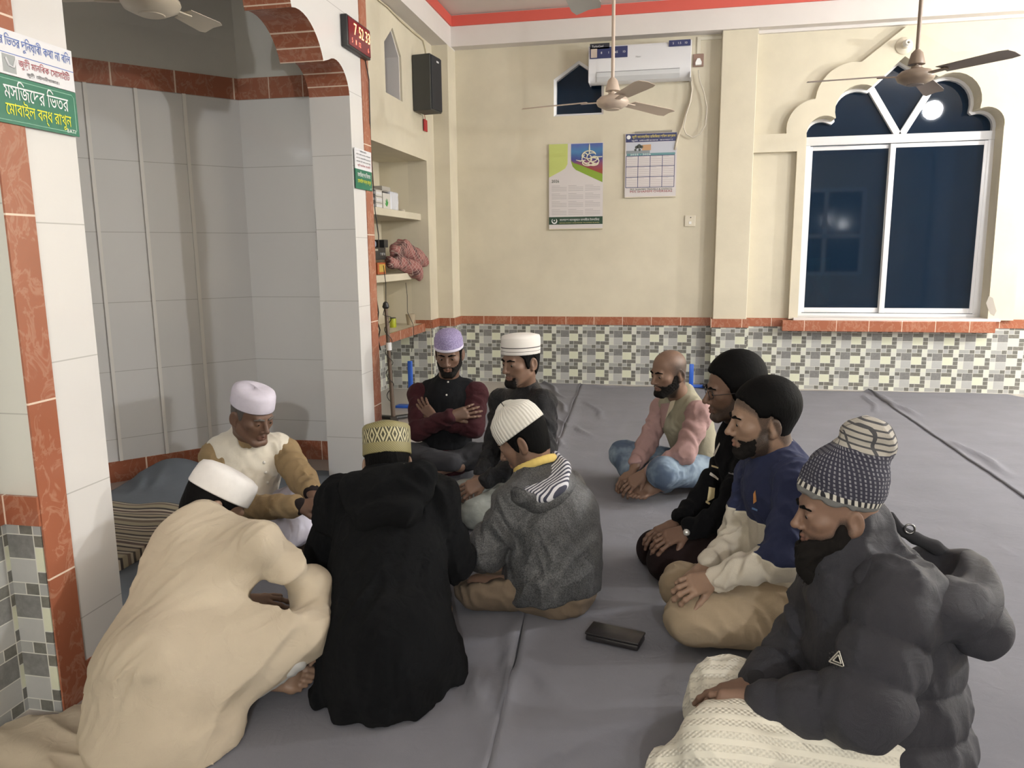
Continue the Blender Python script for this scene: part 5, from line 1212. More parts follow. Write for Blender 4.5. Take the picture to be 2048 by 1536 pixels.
# --- 10 person in quilted jacket and knitted hat, nearest the camera
def puffer():
    j = J(head=(1674, 1022, 2.06), neck=(1728, 1090, 2.08), pel=(1770, 1450, 2.00), sR=(1672, 1175, 2.24), eR=(1600, 1325, 2.16), wR=(1515, 1368, 2.00), sL=(1805, 1195, 1.90), eL=(1735, 1415, 1.78), wL=(1515, 1402, 1.84),
          hR=(1740, 1460, 2.10), kR=(1455, 1395, 2.12), aR=(1700, 1500, 2.12), hL=(1770, 1480, 1.92), kL=(1450, 1492, 1.80), aL=(1740, 1560, 1.9))
    P = Person(j); H = Head(j['head'], -176, -6, k=1.01, h=.0026); P.skin = H.mesh(j['neck'], .068); H.bspec = [(beardzone(), .9)]
    P.skin += [hand_mesh(j['wR'], nrm(at(1440, 1398, Y=1.96)-j['wR']), V3(-.35, -.35, .85), 1, (10, 18, 12), fore=j['eR'], h=.0024), hand_mesh(j['wL'], nrm(at(1445, 1412, Y=1.84)-j['wL']), V3(-.35, -.75, .55), -1, (28, 42, 30), fore=j['eL'], h=.0024)]
    P.body(SK['warm'], 'bearded person in dark puffer jacket and patterned knit hat, nearest the camera on the right', H)
    up, fw, rt, n, p = P.up, P.fw, P.rt, j['neck'], j['pel']
    mp = cloth('dark_slate_nylon', (.040, .040, .048), .10, 5, 800, .5, fold=13, bump=.45)
    S = Sdf(.006, .025); mid = n*.5+p*.5-fw*.02
    q = (.11, .017)
    S.cap(p-up*.08, mid, .215, .205, flat=(fw, 1.12), quilt=q); S.cap(mid, n-up*.14, .205, .175, flat=(fw, 1.12), quilt=q); S.cap(n-up*.12+fw*.03, n+up*.045+fw*.025, .115, .100, quilt=(.085, .008))
    for x in 'RL':
        S.cap(n-up*.07, j['s'+x], .085, .095); S.cap(j['s'+x], mid, .095, .11); a, b, c = j['s'+x], j['e'+x], j['w'+x]; e = c-nrm(c-b)*.035
        S.cap(a, b, .100, .092, .016, quilt=(.105, .018)); S.cap(b, e, .092, .060, .018, quilt=(.10, .016))
    f1 = folds(101, .015, 6.5); f2 = folds(102, .005, 15); S.disp = lambda x, y, z: f1(x, y, z)+f2(x, y, z)
    S.cap(n+up*.0+fw*.03, n+up*.15+fw*.06, .068, .085, .015, 's'); S.plane((0, 0, .02), (0, 0, -1))
    g_ = P.wear('jacket', S, mp)
    mk_ = cloth('dark_rib_knit', (.03, .03, .034))
    for x in 'RL':
        d = nrm(j['w'+x]-j['e'+x]); P.wear('cuff', Sdf(.004, .01).cap(j['w'+x]-d*.045, j['w'+x]-d*.012, .050, .044, .004), mk_)
    hx = V3(1, 0, 0); hy = V3(0, 1, 0); hz = V3(0, 0, 1); hc = at(1868, 1178, Y=2.02)
    S = Sdf(.006, .04); Rb = basis(V3(.12, .97, .0), V3(-.35, 0, 1))
    S.ell(hc, (.150, .215, .080), Rb); S.cap(hc+V3(-.10, -.13, -.02), at(1765, 1165, Y=1.92), .07, .06); S.cap(hc+V3(-.10, .15, .03), n+V3(.04, .13, .02), .06, .055); S.cap(hc+V3(.08, -.10, -.055), hc+V3(.10, .08, -.05), .065, .065)
    S.ell(hc+V3(-.04, .05, .085), (.115, .165, .085), Rb, .015, 's'); S.cap(n-up*.08, n+up*.2, .11, .12, .02, 's'); S.disp = folds(103, .016, 7)
    P.wear('hood', S, mp, 'quilted hood lying open on the back')
    S = Sdf(.004, .01); S.chain([at(x, y, Y=2.16) for x, y in ((1782, 1030), (1800, 1060), (1830, 1076), (1870, 1094), (1910, 1125), (1950, 1170))], [.010, .014, .016, .018, .02, .02]); P.wear('hood_edge', S, mk_, 'dark zipped edge of the hood')
    rc = at(1819, 1058, Y=2.14); ring_ = [rc+(V3(1, 0, 0)*cos(t)+V3(0, 0, 1)*sin(t))*.013 for t in np.linspace(0, 2*pi, 17)]
    P.wear('snap_ring', [ribbon(ring_, .003, 6)], mat('dark_metal', (.2, .2, .2), .3, 1))
    # arm badge, white undergarment, hat
    bc, bn_ = sprout(g_, 1679, 1318); bn_ = nrm(bn_*.5+nrm(V3(0, 0, EYE)-bc)); bx = nrm(np.cross((0, 0, 1), bn_)); by = np.cross(bn_, bx); bc = bc+bn_*.012
    random.seed(3); tri = [(-.018, -.012), (.018, -.012), (0, .020)]; bd = []
    for s_ in (1, .55):
        for r0, r1 in zip(tri, tri[1:]+tri[:1]): bd.append(ribbon([bc+(bx*r0[0]+by*r0[1])*s_, bc+(bx*r1[0]+by*r1[1])*s_], .002, 6))
    for k in range(18):
        a, r = random.uniform(0, 6.28), random.uniform(.010, .022); x, y = r*cos(a), r*sin(a); bd.append(ribbon([bc+bx*x+by*y, bc+bx*(x+.001)+by*y+bn_*.003], .0014, 6))
    P.wear('sleeve_badge', bd, mat('pewter_badge', (.45, .43, .38), .35, .7), 'small metallic triangle badge on the sleeve')
    S = Sdf(.006, .035); P.legs(S, (.125, .105, .075)); S.cap(j['kL']+V3(.05, 0, .0), at(1350, 1550, Z=.05), .10, .075); S.cap(j['kR'], at(1420, 1420, Z=.05), .10, .08); S.disp = folds(105, .009, 13)
    m = mat('white_textured_cotton', (.74, .71, .61), .85); nn = NT(m); O = nn.sep(nn.obj())
    wv = nn.m('MULTIPLY', nn.m('SINE', nn.m('MULTIPLY', O[0], 420.0)), nn.m('SINE', nn.m('MULTIPLY', nn.m('ADD', O[1], O[2]), 420.0))); st = nn.m('GREATER_THAN', nn.m('SINE', nn.m('MULTIPLY', nn.m('ADD', O[1], O[2]), 150.0)), -.2)
    h = nn.m('MULTIPLY', wv, st); nn.col(nn.mix(nn.m('MULTIPLY', nn.m('GREATER_THAN', h, .25), .25), (.74, .71, .61), (.46, .44, .37))); nn.bump(h, .5, .004)
    P.wear('kurta', S, m, 'white textured kurta over the knees')
    S = Sdf(.0035, .02); E = lambda c, r, k=.02, op='u': S.ell(H.P(*c), np.array(r)*H.k, H.R, k, op)
    E((0, -.014, .060), (.088, .108, .090)); E((0, -.034, .110), (.080, .092, .075), .04); E((0, -.060, .155), (.062, .066, .05), .025); E((0, -.078, .205), (.060, .060, .042), .012); E((0, -.118, .175), (.045, .035, .045), .015)
    lo, hi = S.bounds()
    rim = lambda x, y, z: (.033+np.clip(y, -.12, .12)*.34)-z
    S.fn(lambda X, Y, Z: (rim(*H.loc(X, Y, Z))*H.k).astype(np.float32), lo, hi, .006); S.disp = folds(107, .006, 18)
    m = mat('patterned_knit', (.1, .1, .11), .95); nn = NT(m); u, v = nn.attr('u'), nn.attr('v')
    uu = nn.m('FRACT', nn.m('MULTIPLY', u, 34.0)); dash = nn.m('FRACT', nn.m('MULTIPLY', v, 95.0)); ns = nn.noise(40, 2, .6)
    body = nn.mix(nn.m('MULTIPLY', nn.m('LESS_THAN', nn.m('FRACT', nn.m('MULTIPLY', u, 46.0)), .38), nn.m('LESS_THAN', dash, .6)), (.030, .030, .048), nn.mix(ns, (.10, .10, .12), (.32, .32, .34)))
    topc = nn.mix(nn.m('MAXIMUM', nn.m('LESS_THAN', nn.m('FRACT', nn.m('MULTIPLY', v, 60.0)), .3), nn.m('LESS_THAN', nn.m('FRACT', nn.m('MULTIPLY', u, 9.0)), .16)), (.40, .375, .33), (.07, .07, .075))
    c = nn.mix(nn.m('GREATER_THAN', nn.m('ADD', v, nn.m('MULTIPLY', nn.noise(14, 1, .5), .03)), .168), body, topc)
    c = nn.mix(nn.m('LESS_THAN', v, .030), c, nn.mix(nn.m('LESS_THAN', uu, .5), (.02, .02, .025), (.55, .53, .47)))
    c = nn.mix(nn.m('LESS_THAN', v, .015), c, (.15, .15, .145)); nn.col(c); nn.bump(nn.noise(300, 2, .6), .5, .003)
    def uv(V):
        l = [((V-H.c) @ H.R[:, i])/H.k for i in range(3)]; return l
    P.wear('knit_hat', S, m, 'slouchy dark knit hat with pale crown and checked rim', attrs={'u': lambda V: np.arctan2(uv(V)[0], uv(V)[1]+.02)/(2*pi)+.5, 'v': lambda V: uv(V)[2]-(.033+np.clip(uv(V)[1], -.12, .12)*.34)+.0})
    nz = vnoise(9, 60)
    S = Sdf(.0045, .02); H.skull(S, .008, False); S.cap(H.P(0, .068, -.105), H.P(0, .078, -.160), .040, .032); S.cap(H.P(0, .045, -.095), H.P(0, .055, -.15), .048, .04)
    lo, hi = S.bounds(); b0 = beardzone(True, True); bz = lambda x, y, z: b0(x, y, z+.010); H.bspec = [(b0, .9)]
    S.fn(lambda X, Y, Z: (bz(*H.loc(X, Y, Z))*H.k).astype(np.float32), lo, hi, .006); nz2_ = vnoise(19, 170); S.disp = lambda x, y, z: .005*nz(x, y, z)+.005*nz2_(x, y, z)
    V_, Q_ = S.mesh(1); bl = [(V_, Q_)]; rs_ = random.Random(5)
    for i in range(150):
        a = rs_.uniform(-1, 1); b = rs_.uniform(0, 1); p0 = H.P(a*.040, .10-.05*abs(a)-.02*b, -.10-.075*b); dd_ = H.R @ V3(a*.35+rs_.uniform(-.3, .3), .35+rs_.uniform(-.2, .3), -1)
        l_ = rs_.uniform(.02, .045); bl.append(ribbon([p0, p0+nrm(dd_)*l_*.5, p0+nrm(dd_)*l_+V3(0, 0, -.004)], [.0030, .0022, .0006], 5))
    P.wear('beard', bl, M_stubble, 'long dark beard'); P.each('eyebrow', H.brows(), M_hair)
    return P
PP = puffer()
# ------------------------------------------------------------------ floor cloths
def sheet(name, x0, x1, y0, y1, step, hfun, m, label, cat, edge=None, thick=.006, base=.003):
    nx, ny = int((x1-x0)/step)+1, int((y1-y0)/step)+1
    gx, gy = np.meshgrid(np.linspace(0, 1, nx), np.linspace(0, 1, ny), indexing='ij')
    X = x0+(x1-x0)*gx; Y = y0+(y1-y0)*gy
    if edge: X, Y = edge(X, Y, gx, gy)
    Z = base+thick+np.maximum(hfun(X, Y, gx, gy), -thick*.4)
    V = np.stack([X, Y, Z], -1).reshape(-1, 3); V2 = V.copy(); V2[:, 2] = base
    I = np.arange(nx*ny).reshape(nx, ny)
    q = np.stack([I[:-1, :-1], I[1:, :-1], I[1:, 1:], I[:-1, 1:]], -1).reshape(-1, 4)
    rim = np.concatenate([I[:, 0], I[-1, 1:], I[::-1, -1][1:], I[0, ::-1][1:]]); nb = len(V)
    s = np.array([(rim[i], rim[i]+nb, rim[i+1]+nb, rim[i+1]) for i in range(len(rim)-1)])
    bt = np.array([[I[0, 0]+nb, I[0, -1]+nb, I[-1, -1]+nb, I[-1, 0]+nb]])
    o = make(name, (np.concatenate([V, V2]), np.concatenate([q, s, bt])), m, None, (float(X.mean()), float(Y.mean()), base)); return tag(o, label, cat)
def crease(px, py, qx, qy, w, a):
    """a ridge from p to q in the cloth"""
    p = np.array([px, py]); d = np.array([qx-px, qy-py]); L = np.hypot(*d); d = d/L
    def f(X, Y):
        t = ((X-p[0])*d[0]+(Y-p[1])*d[1]); s = (X-p[0])*-d[1]+(Y-p[1])*d[0]+.02*np.sin(t*9)
        e = np.clip(t/.15, 0, 1)*np.clip((L-t)/.25, 0, 1); return a*e*np.exp(-(s/w)**2)
    return f
def cz(x1, y1, x2, y2, w=.018, a=.014): p, q = at(x1, y1, Z=.01), at(x2, y2, Z=.01); return crease(p[0], p[1], q[0], q[1], w, a)
M_cloth = cloth('grey_floor_cloth', (.185, .187, .212), .06, 3, 700, .9, bump=.25, fold=7)
M_clothb = cloth('blue_grey_cloth', (.15, .17, .195), .08, 3, 700, .9, bump=.2, fold=9)
nz1, nz2 = vnoise(201, 5), vnoise(202, 13)
ridges = [cz(1040, 1235, 985, 1480, .012, .02), cz(958, 1325, 975, 1500, .02, .02), cz(990, 1330, 990, 1470, .012, .016), cz(1065, 1340, 1180, 1440, .02, .018), cz(1010, 1445, 1040, 1460, .014, .012),
          cz(1175, 1065, 1235, 1078, .012, .012), cz(1085, 760, 1130, 800, .02, .02), cz(1100, 790, 1140, 830, .02, .02), cz(1110, 830, 1135, 860, .018, .02), cz(1115, 870, 1130, 900, .018, .018), cz(1170, 800, 1215, 845, .015, .012), cz(1150, 850, 1190, 880, .015, .012),
          cz(1722, 776, 1840, 835, .03, .02), cz(1900, 880, 2040, 960, .03, .018), cz(1730, 790, 1760, 830, .015, .015), cz(1980, 1080, 2048, 1120, .02, .01), cz(1000, 1040, 1010, 1100, .015, .012), cz(1160, 770, 1290, 778, .03, .012)]
def hcl(X, Y, gx, gy):
    h = .004*nz1(X, Y, X*0)+.0025*nz2(X, Y, X*0)
    for r in ridges: h = h+1.25*r(X, Y)
    seam = lambda xs: .012*np.exp(-((X-xs)/.02)**2)
    return h+seam(-.965+.0*Y)*0
seam1 = lambda Y: np.interp(Y, [-1, 2.4, 5.2, 8.2], [-.30, -.47, -.73, -.85]); seam2 = lambda Y: 2.02+.0*Y
def e1(X, Y, gx, gy):
    l = np.interp(Y, [-1, 1.9, 2.2, 2.5, 4.2, 4.6, 5, 8.2], [-1.72, -1.72, -1.74, -1.74, -1.76, -1.72, -1.66, -1.6]); return l+(seam1(Y)-.001-l)*gx+.006*np.sin(Y*7), Y
def e2(X, Y, gx, gy): l = seam1(Y)+.001; return l+(seam2(Y)-.001-l)*gx, Y
def e3(X, Y, gx, gy): l = seam2(Y)+.001; r = np.interp(Y, [-1, 7.3, 8.2], [4.4, 3.6, 3.2]); return l+(r-l)*gx, Y
def hseam(f, g): return lambda X, Y, gx, gy: hcl(X, Y, gx, gy)+.010*np.exp(-((gx-g)*3/.06)**2)+.003
sheet('floor_cloth', 0, 1.3, -1, 8.03, .022, hseam(seam1, 1), M_cloth, 'grey floor cloth strip under the persons seated next to the niche', 'floor cloth', e1)
sheet('floor_cloth', 0, 2.6, -1, 7.96, .022, hseam(seam1, 0), M_cloth, 'widest grey floor cloth strip in the middle, holding the black wallet', 'floor cloth', e2)
sheet('floor_cloth', 0, 2.2, -1, 8.03, .03, hseam(seam2, 0), M_cloth, 'grey floor cloth strip below the big window on the right', 'floor cloth', e3)
def hm_(X, Y, gx, gy):
    pk_ = .13*np.exp(-(((X+2.98)/.30)**2+((Y-4.12)/.16)**2)); mound = .05*np.exp(-(((X+2.85)/.35)**2+((Y-3.85)/.25)**2))
    return pk_+mound+.008*nz1(X*1.4, Y*1.4, X*0)+.006*np.abs(nz2(X, Y, X*0))+cz(268, 1000, 285, 962, .03, .03)(X, Y)+cz(300, 998, 322, 968, .03, .025)(X, Y)
def em(X, Y, gx, gy):
    top = np.interp(X, [-3.2, -3.0, -2.7, -2.1, -1.76], [3.9, 4.22, 4.5, 4.46, 4.44]); y0 = 2.35; X2 = np.maximum(X, -3.35+0*X); return X2, y0+(top-y0)*gy+.01*np.sin(X*23)
sheet('niche_cloth', -3.2, -1.78, 2.35, 4.4, .02, hm_, M_clothb, 'rumpled blue-grey cloth drawn up in a peak on the niche floor', 'floor cloth', em)
ms_ = mat('striped_blanket', (.3, .25, .18), .95); nn = NT(ms_); ps = nn.pos(); s_ = nn.m('ADD', ps[1], nn.m('MULTIPLY', nn.noise(5, 2, .5), .02))
nn.col(nn.ramp(nn.m('FRACT', nn.m('DIVIDE', s_, .21)), [(0, (.34, .29, .21)), (.14, (.055, .045, .04)), (.2, (.42, .36, .27)), (.3, (.12, .085, .07)), (.42, (.50, .44, .34)), (.5, (.06, .05, .045)), (.58, (.33, .29, .2)), (.74, (.17, .13, .10)), (.84, (.45, .40, .31)), (.92, (.07, .06, .05))], 'CONSTANT')); nn.bump(nn.noise(300, 2, .6), .4, .004)
def hb(X, Y, gx, gy):
    return .012*nz1(X*2, Y*2, X*0)+.008*np.sin(Y*38)*.5-.03*(np.maximum(0, gx*0))
sheet('striped_blanket', -2.98, -2.36, 2.75, 3.56, .016, hb, ms_, 'striped beige and brown blanket folded on the niche floor beside the near column', 'blanket', None, .05, .012)
# folded shawl at the elder's knee
S_ = Sdf(.007, .03); c = at(628, 1062, Y=3.16); S_.box((-1.55, 3.22, .06), (.10, .14, .035), None, .03); S_.box((-1.545, 3.23, .125), (.085, .125, .018), None, .03); S_.disp = folds(301, .010, 20, V3(1, .2, 0), 2)
o = make('folded_shawl', S_.mesh(1), cloth('brown_wool', (.10, .075, .062), .15, 7, fold=14), None, (-1.55, 3.22, .012)); tag(o, 'folded brown shawl under the hands of the elder in the niche', 'shawl')
# wallet
w0, w1 = at(1183, 1264, Z=.03), at(1279, 1285, Z=.03); c = (w0+w1)/2; a = atan2(w1[1]-w0[1], w1[0]-w0[0]); Mx = Matrix.Translation((c[0], c[1], .0)) @ Matrix.Rotation(a, 4, 'Z')
mw = mat('black_leather', (.018, .016, .017), .32); nn = NT(mw); nn.bump(nn.noise(260, 3, .6), .3, .002)
wl_ = empty('wallet', (c[0], c[1], .017)); tag(wl_, 'black leather long wallet lying alone on the grey floor cloth', 'wallet')
MB().bbox(-.098, .098, -.045, .045, .017, .040, .007, M=Mx).build('wallet_body', mw, wl_, smooth='auto')
MB().bbox(-.1, .1, -.047, .046, .041, .051, .004, M=Mx).build('wallet_flap', mw, wl_, smooth='auto')

# ------------------------------------------------------------------ ceiling fans
M_fan = mat('ivory_fan_enamel', (.56, .50, .40), .35, .1); M_fand = mat('brown_fan_enamel', (.20, .15, .11), .4); M_fanp = mat('pinkish_fan_enamel', (.52, .42, .34), .35)
def fan(name, c, ztop, angs, r, mb_, mbl, label, tilt=-11, hub=.11):
    f = empty(name, (c[0], c[1], c[2])); tag(f, label, 'fan', 'ceiling fans'); Mx = Matrix.Translation(Vector(c))
    MB().lathe([(.005, -.055), (hub*.55, -.052), (hub*.95, -.03), (hub*1.05, -.008), (hub*1.02, .008), (hub*.8, .03), (hub*.4, .042), (.03, .05), (.03, .06)], 32, Mx).build('motor_housing', mb_, f, smooth='auto')
    MB().lathe([(.006, -.0575), (hub*.45, -.057), (hub*.47, -.053), (hub*.2, -.0535)], 32, Mx).build('hub_cap', mbl, f, smooth='auto')
    MB().lathe([(.052, .07), (.05, .085), (.035, .14), (.016, .16)], 24, Mx).build('rod_canopy', mb_, f, smooth='auto')
    MB().tube([(c[0], c[1], c[2]+.05), (c[0], c[1], ztop)], .0125, 12).build('down_rod', mb_, f, smooth='auto')
    if ztop > 3.6: MB().lathe([(.06, ztop-c[2]), (.055, ztop-c[2]-.03), (.02, ztop-c[2]-.09)], 24, Mx).build('ceiling_cup', mb_, f, smooth='auto')
    for a in angs:
        R = Mx @ Matrix.Rotation(radians(a), 4, 'Z') @ Matrix.Rotation(radians(tilt), 4, 'X')
        b = MB(); n = 9; top, bot = [], []
        for i in range(n):
            t = i/(n-1); x = .19+t*(r-.19); w = (.052+.016*t)*(1 if t < .93 else .8); off = .012*t; z = .004-.010*t
            top.append([(x, -w+off, z), (x, 0+off, z+.006), (x, w+off, z)]); bot.append([(x, -w+off, z-.003), (x, off, z+.003), (x, w+off, z-.003)])
        v = [R @ Vector(p) for L in (top, bot) for row in L for p in row]; fc = []
        for L in (0, 1):
            o = L*n*3
            for i in range(n-1):
                for k in (0, 1):
                    q = (o+i*3+k, o+i*3+k+1, o+(i+1)*3+k+1, o+(i+1)*3+k); fc.append(q if L == 0 else q[::-1])
        for i in range(n-1):
            for k in (0, 2): fc.append((i*3+k, (i+1)*3+k, n*3+(i+1)*3+k, n*3+i*3+k))
        for i in (0, n-1): fc.append((i*3, i*3+1, i*3+2, n*3+i*3+2, n*3+i*3+1, n*3+i*3))
        b.add(v, fc); bl = b.build('fan_blade', mbl, f, smooth='auto')
        MB().bbox(hub*.8, .23, -.018, .018, -.006, .002, .002, M=Mx @ Matrix.Rotation(radians(a), 4, 'Z') @ Matrix.Rotation(radians(tilt*.6), 4, 'X')).build('blade_iron', mb_, bl)
    return f
h1 = at(1225, 203, Y=5.7); fan('ceiling_fan', h1, ZC, (172, 52, -68), .66, M_fanp, M_fanp, 'beige ceiling fan hanging in front of the air conditioner')
h2 = at(1831, 152, Y=5.6); fan('ceiling_fan', h2, ZC, (180, 62, -58), .66, M_fand, mat('dark_fan_blade', (.17, .14, .125), .4), 'dark ceiling fan hanging before the big arched window')
tp = at(1176, 22, Z=2.44); fan('ceiling_fan', (tp[0]-.06, tp[1]-.62, 2.46), ZC, (84, 204, -36), .66, M_fanp, mat('grey_fan_blade', (.42, .41, .37), .4), 'ceiling fan at the top edge showing one grey blade tip')
h4 = at(302, 14, Y=3.25); fan('ceiling_fan', (h4[0], h4[1], h4[2]+.02), 4.05, (200, 320, 80), .40, M_fan, M_fan, 'small cream ceiling fan inside the tiled niche', hub=.12)

# ------------------------------------------------------------------ back wall fittings
YW = YB
ac = empty('air_conditioner', (-.29, YW, 3.05)); tag(ac, 'white split air conditioner high on the back wall', 'air conditioner')
MW = mat('ac_white', (.70, .70, .72), .35)
prof = [(YW, 3.06), (YW-.10, 3.045), (YW-.17, 3.065), (YW-.205, 3.11), (YW-.215, 3.16), (YW-.205, 3.36), (YW-.19, 3.385), (YW-.16, 3.392), (YW, 3.392)]
MB().prism(prof, lambda u, w, d: (d, u, w), -.775, .2).build('housing', MW, ac, smooth='auto')
MB().bbox(-.775-.006, -.77, YW-.205, YW, 3.05, 3.39, .002).build('end_cap', MW, ac); MB().bbox(.195, .206, YW-.205, YW, 3.05, 3.39, .003).build('end_cap', MW, ac)
MB().prism([(YW-.212, 3.135), (YW-.202, 3.10), (YW-.165, 3.062), (YW-.160, 3.067), (YW-.197, 3.104), (YW-.207, 3.136)], lambda u, w, d: (d, u-.004, w-.003), -.70, .10).build('louvre', mat('ac_flap', (.60, .61, .62), .4), ac)
MB().box(-.70, .10, YW-.2165, YW-.2135, 3.137, 3.141).build('seam', mat('grey_gap', (.2, .2, .2), .6), ac)
XZ = lambda x, y, z: Matrix(((1, 0, 0, x), (0, 0, -1, y), (0, 1, 0, z), (0, 0, 0, 1)))
YZ = lambda x, y, z: Matrix(((0, 0, 1, x), (1, 0, 0, y), (0, 1, 0, z), (0, 0, 0, 1)))
M_navy = mat('navy_print', (.022, .03, .11), .4); M_inkw = mat('white_print', (.75, .75, .75), .6); M_ink = mat('black_print', (.03, .03, .035), .6)
def front(x, z0, z1): return YW-.2165
def acq(px0, py0, px1, py1): a, b = at(px0, py0, Y=YW-.212), at(px1, py1, Y=YW-.212); return a[0], b[0], b[2], a[2]
def sticker(nm, x0, x1, z0, z1, m, y, par): return MB().box(x0, x1, y-.001, y, z0, z1).build(nm, m, par)
yf = YW-.2135
sk = sticker('energy_sticker', *acq(1180, 96, 1255, 114), M_navy, yf, ac)
q = acq(1180, 96, 1255, 114); xm_ = (q[0]+q[1])/2
for t_, x_ in (('8', -.07), ('1', .0), ('65', .075), ('10', .15)): text_mb(t_, XZ(xm_+x_, yf-.0015, (q[2]+q[3])/2), .030).build('lettering', M_inkw, sk)
sticker('sticker_picture', q[0]+.01, q[0]+.07, q[2]+.01, q[3]-.012, mat('tan_print', (.5, .42, .36), .6), yf-.001, sk)
q = acq(1180, 88, 1219, 97); sk = sticker('name_sticker', *q, mat('dark_print', (.02, .02, .03), .4), yf, ac)
text_mb('TurboCool', XZ((q[0]+q[1])/2-.02, yf-.0015, (q[2]+q[3])/2), .020, width=.11).build('lettering', M_inkw, sk)
q = acq(1338, 81, 1381, 91); sk = sticker('warranty_sticker', *q, M_navy, yf, ac)
for t_, x_ in (('5', -.06), ('1.5', .0), ('10', .06)): text_mb(t_, XZ((q[0]+q[1])/2+x_, yf-.0015, (q[2]+q[3])/2), .028).build('lettering', M_inkw, sk)
text_mb('Haier', XZ(at(1277, 113, Y=yf)[0], yf-.001, at(1277, 113, Y=yf)[2]), .016, width=.05).build('logo', mat('grey_print', (.25, .25, .26), .5), ac)
# socket, plug, flex, conduit, switch
so = empty('wall_socket', (.28, YW, 3.18)); tag(so, 'brown wall socket with white plug right of the air conditioner', 'socket')
MB().bbox(.226, .330, YW-.02, YW, 3.185, 3.305, .006).build('back_plate', mat('brown_bakelite', (.27, .17, .13), .4), so)
MB().prism([(-.028, -.03), (.028, -.03), (.03, -.005), (.012, .03), (-.012, .03), (-.03, -.005)], lambda u, w, d: (.28+u, d, 3.225+w), YW-.055, YW-.02).build('plug', M_wht, so)
fl = [at(x, y, Y=YW-.048) for x, y in ((1397, 140), (1399, 160), (1408, 185), (1414, 215), (1411, 250), (1400, 268), (1385, 275), (1372, 268), (1367, 255), (1372, 230), (1380, 205), (1384, 180), (1382, 162))]
tag(MB().tube(fl, .006, 8).build('power_cable', mat('white_flex', (.62, .57, .48), .5), smooth=True), 'looping white power cable below the brown wall socket', 'cable')
fl = [at(x, y, Y=YW-.02) for x, y in ((1383, 150), (1385, 175), (1382, 200), (1372, 225), (1365, 250), (1356, 272), (1353, 285), (1350, 300))]
tag(MB().tube(fl, .011, 8).build('drain_hose', mat('cream_hose', (.58, .52, .41), .6), smooth=True), 'cream hose running from the air conditioner down behind the calendar', 'hose')
tag(MB().bbox(.262, .296, YW-.015, YW, 3.305, 3.463, .003).bbox(.29, .495, YW-.013, YW, 3.43, 3.462, .003).build('cable_trunking', mat('cream_trunking', (.64, .60, .49), .5)), 'cream cable trunking above the brown wall socket', 'trunking')
sw = empty('light_switch', (.244, YW, 1.645)); tag(sw, 'ivory switch plate low on the back wall left of the pillar', 'switch')
MB().bbox(.19, .298, YW-.012, YW, 1.648, 1.762, .006).build('plate', M_ivory, sw); MB().bbox(.232, .258, YW-.018, YW-.01, 1.672, 1.70, .003).build('rocker', M_wht, sw)
MB().lathe([(.006, 0), (.005, .006)], 12, XZ(.25, YW-.011, 1.738)).build('indicator', M_black, sw)
bp = at(1808, 92, Y=YW-.065); bh = empty('lamp_holder', bp); tag(bh, 'round white lamp holder with spiral bulb above the arched window', 'lamp')
MB().lathe([(.075, 0), (.075, .012), (.055, .03), (.035, .04), (.03, .07)], 28, XZ(*bp)).build('holder', M_ivory, bh, smooth='auto')
MB().tube([Vector(bp)+Vector((.03*cos(t)*(1-t/40), -.075-t*.0035, .03*sin(t)*(1-t/40))) for t in np.linspace(0, 6*pi, 60)], .009, 8).build('bulb', mat('bulb_glass', (.8, .78, .72), .2), bh, smooth=True)

# ------------------------------------------------------------------ calendars
def flat_poly(pts, m, nm, par, y, t=.0008): return MB().prism(pts, fr, y-t, y).build(nm, m, par)
def calgrid(par, x0, x1, z0, z1, nc, nr, m, w, y):
    mb = MB()
    for i in range(nc+1): x = x0+(x1-x0)*i/nc; mb.box(x-w/2, x+w/2, y-.0006, y, z0, z1)
    for i in range(nr+1): z = z0+(z1-z0)*i/nr; mb.box(x0, x1, y-.0006, y, z-w/2, z+w/2)
    return mb.build('grid_lines', m, par)
M_pap = mat('calendar_paper', (.62, .58, .57), .6); M_lime = mat('lime_print', (.50, .56, .17), .6); M_green = mat('leaf_green_print', (.22, .34, .03), .6); M_dgreen = mat('dark_green_print', (.02, .055, .03), .6)
YK = YW-.018
cx0, cx1 = at(1098, 370, Y=YK)[0], at(1206, 370, Y=YK)[0]; cz0, cz1 = at(1150, 458, Y=YK)[2], at(1150, 286, Y=YK)[2]; cw, ch = cx1-cx0, cz1-cz0
c1 = empty('wall_calendar', ((cx0+cx1)/2, YK, cz0)); tag(c1, 'green and white wall calendar with white calligraphy on a painted picture', 'calendar', None)
U = lambda u, v: (cx0+cw*u, cz0+ch*v)
MB().prism([U(0, 0), U(1, 0), U(1, 1), U(0, 1)], fr, YK, YK+.004).build('sheet', M_pap, c1)
y1, y2, y3 = YK, YK-.001, YK-.002
flat_poly([U(0, .61), U(.22, .68), U(.30, .71), U(.345, .76), U(.35, .995), U(0, .995)], M_lime, 'lime_panel', c1, y1)
flat_poly([U(.41, .99), U(.41, .79), U(.44, .73), U(.5, .69), U(.99, .54), U(.99, .64), U(.55, .77), U(.43, .80)], M_green, 'green_swoosh', c1, y1)
mp_ = mat('painted_picture', (.2, .1, .1), .6); nn = NT(mp_); P_ = nn.pos(); k1 = nn.m('ADD', P_[2], nn.m('MULTIPLY', nn.noise(6, 3, .6), .12))
nn.col(nn.ramp(nn.m('MULTIPLY', nn.m('SUBTRACT', k1, 2.13), 2.4), [(0, (.02, .03, .12)), (.2, (.25, .12, .04)), (.38, (.30, .05, .03)), (.55, (.22, .06, .12)), (.66, (.05, .06, .24)), (.85, (.06, .19, .38)), (1, (.08, .12, .35))]))
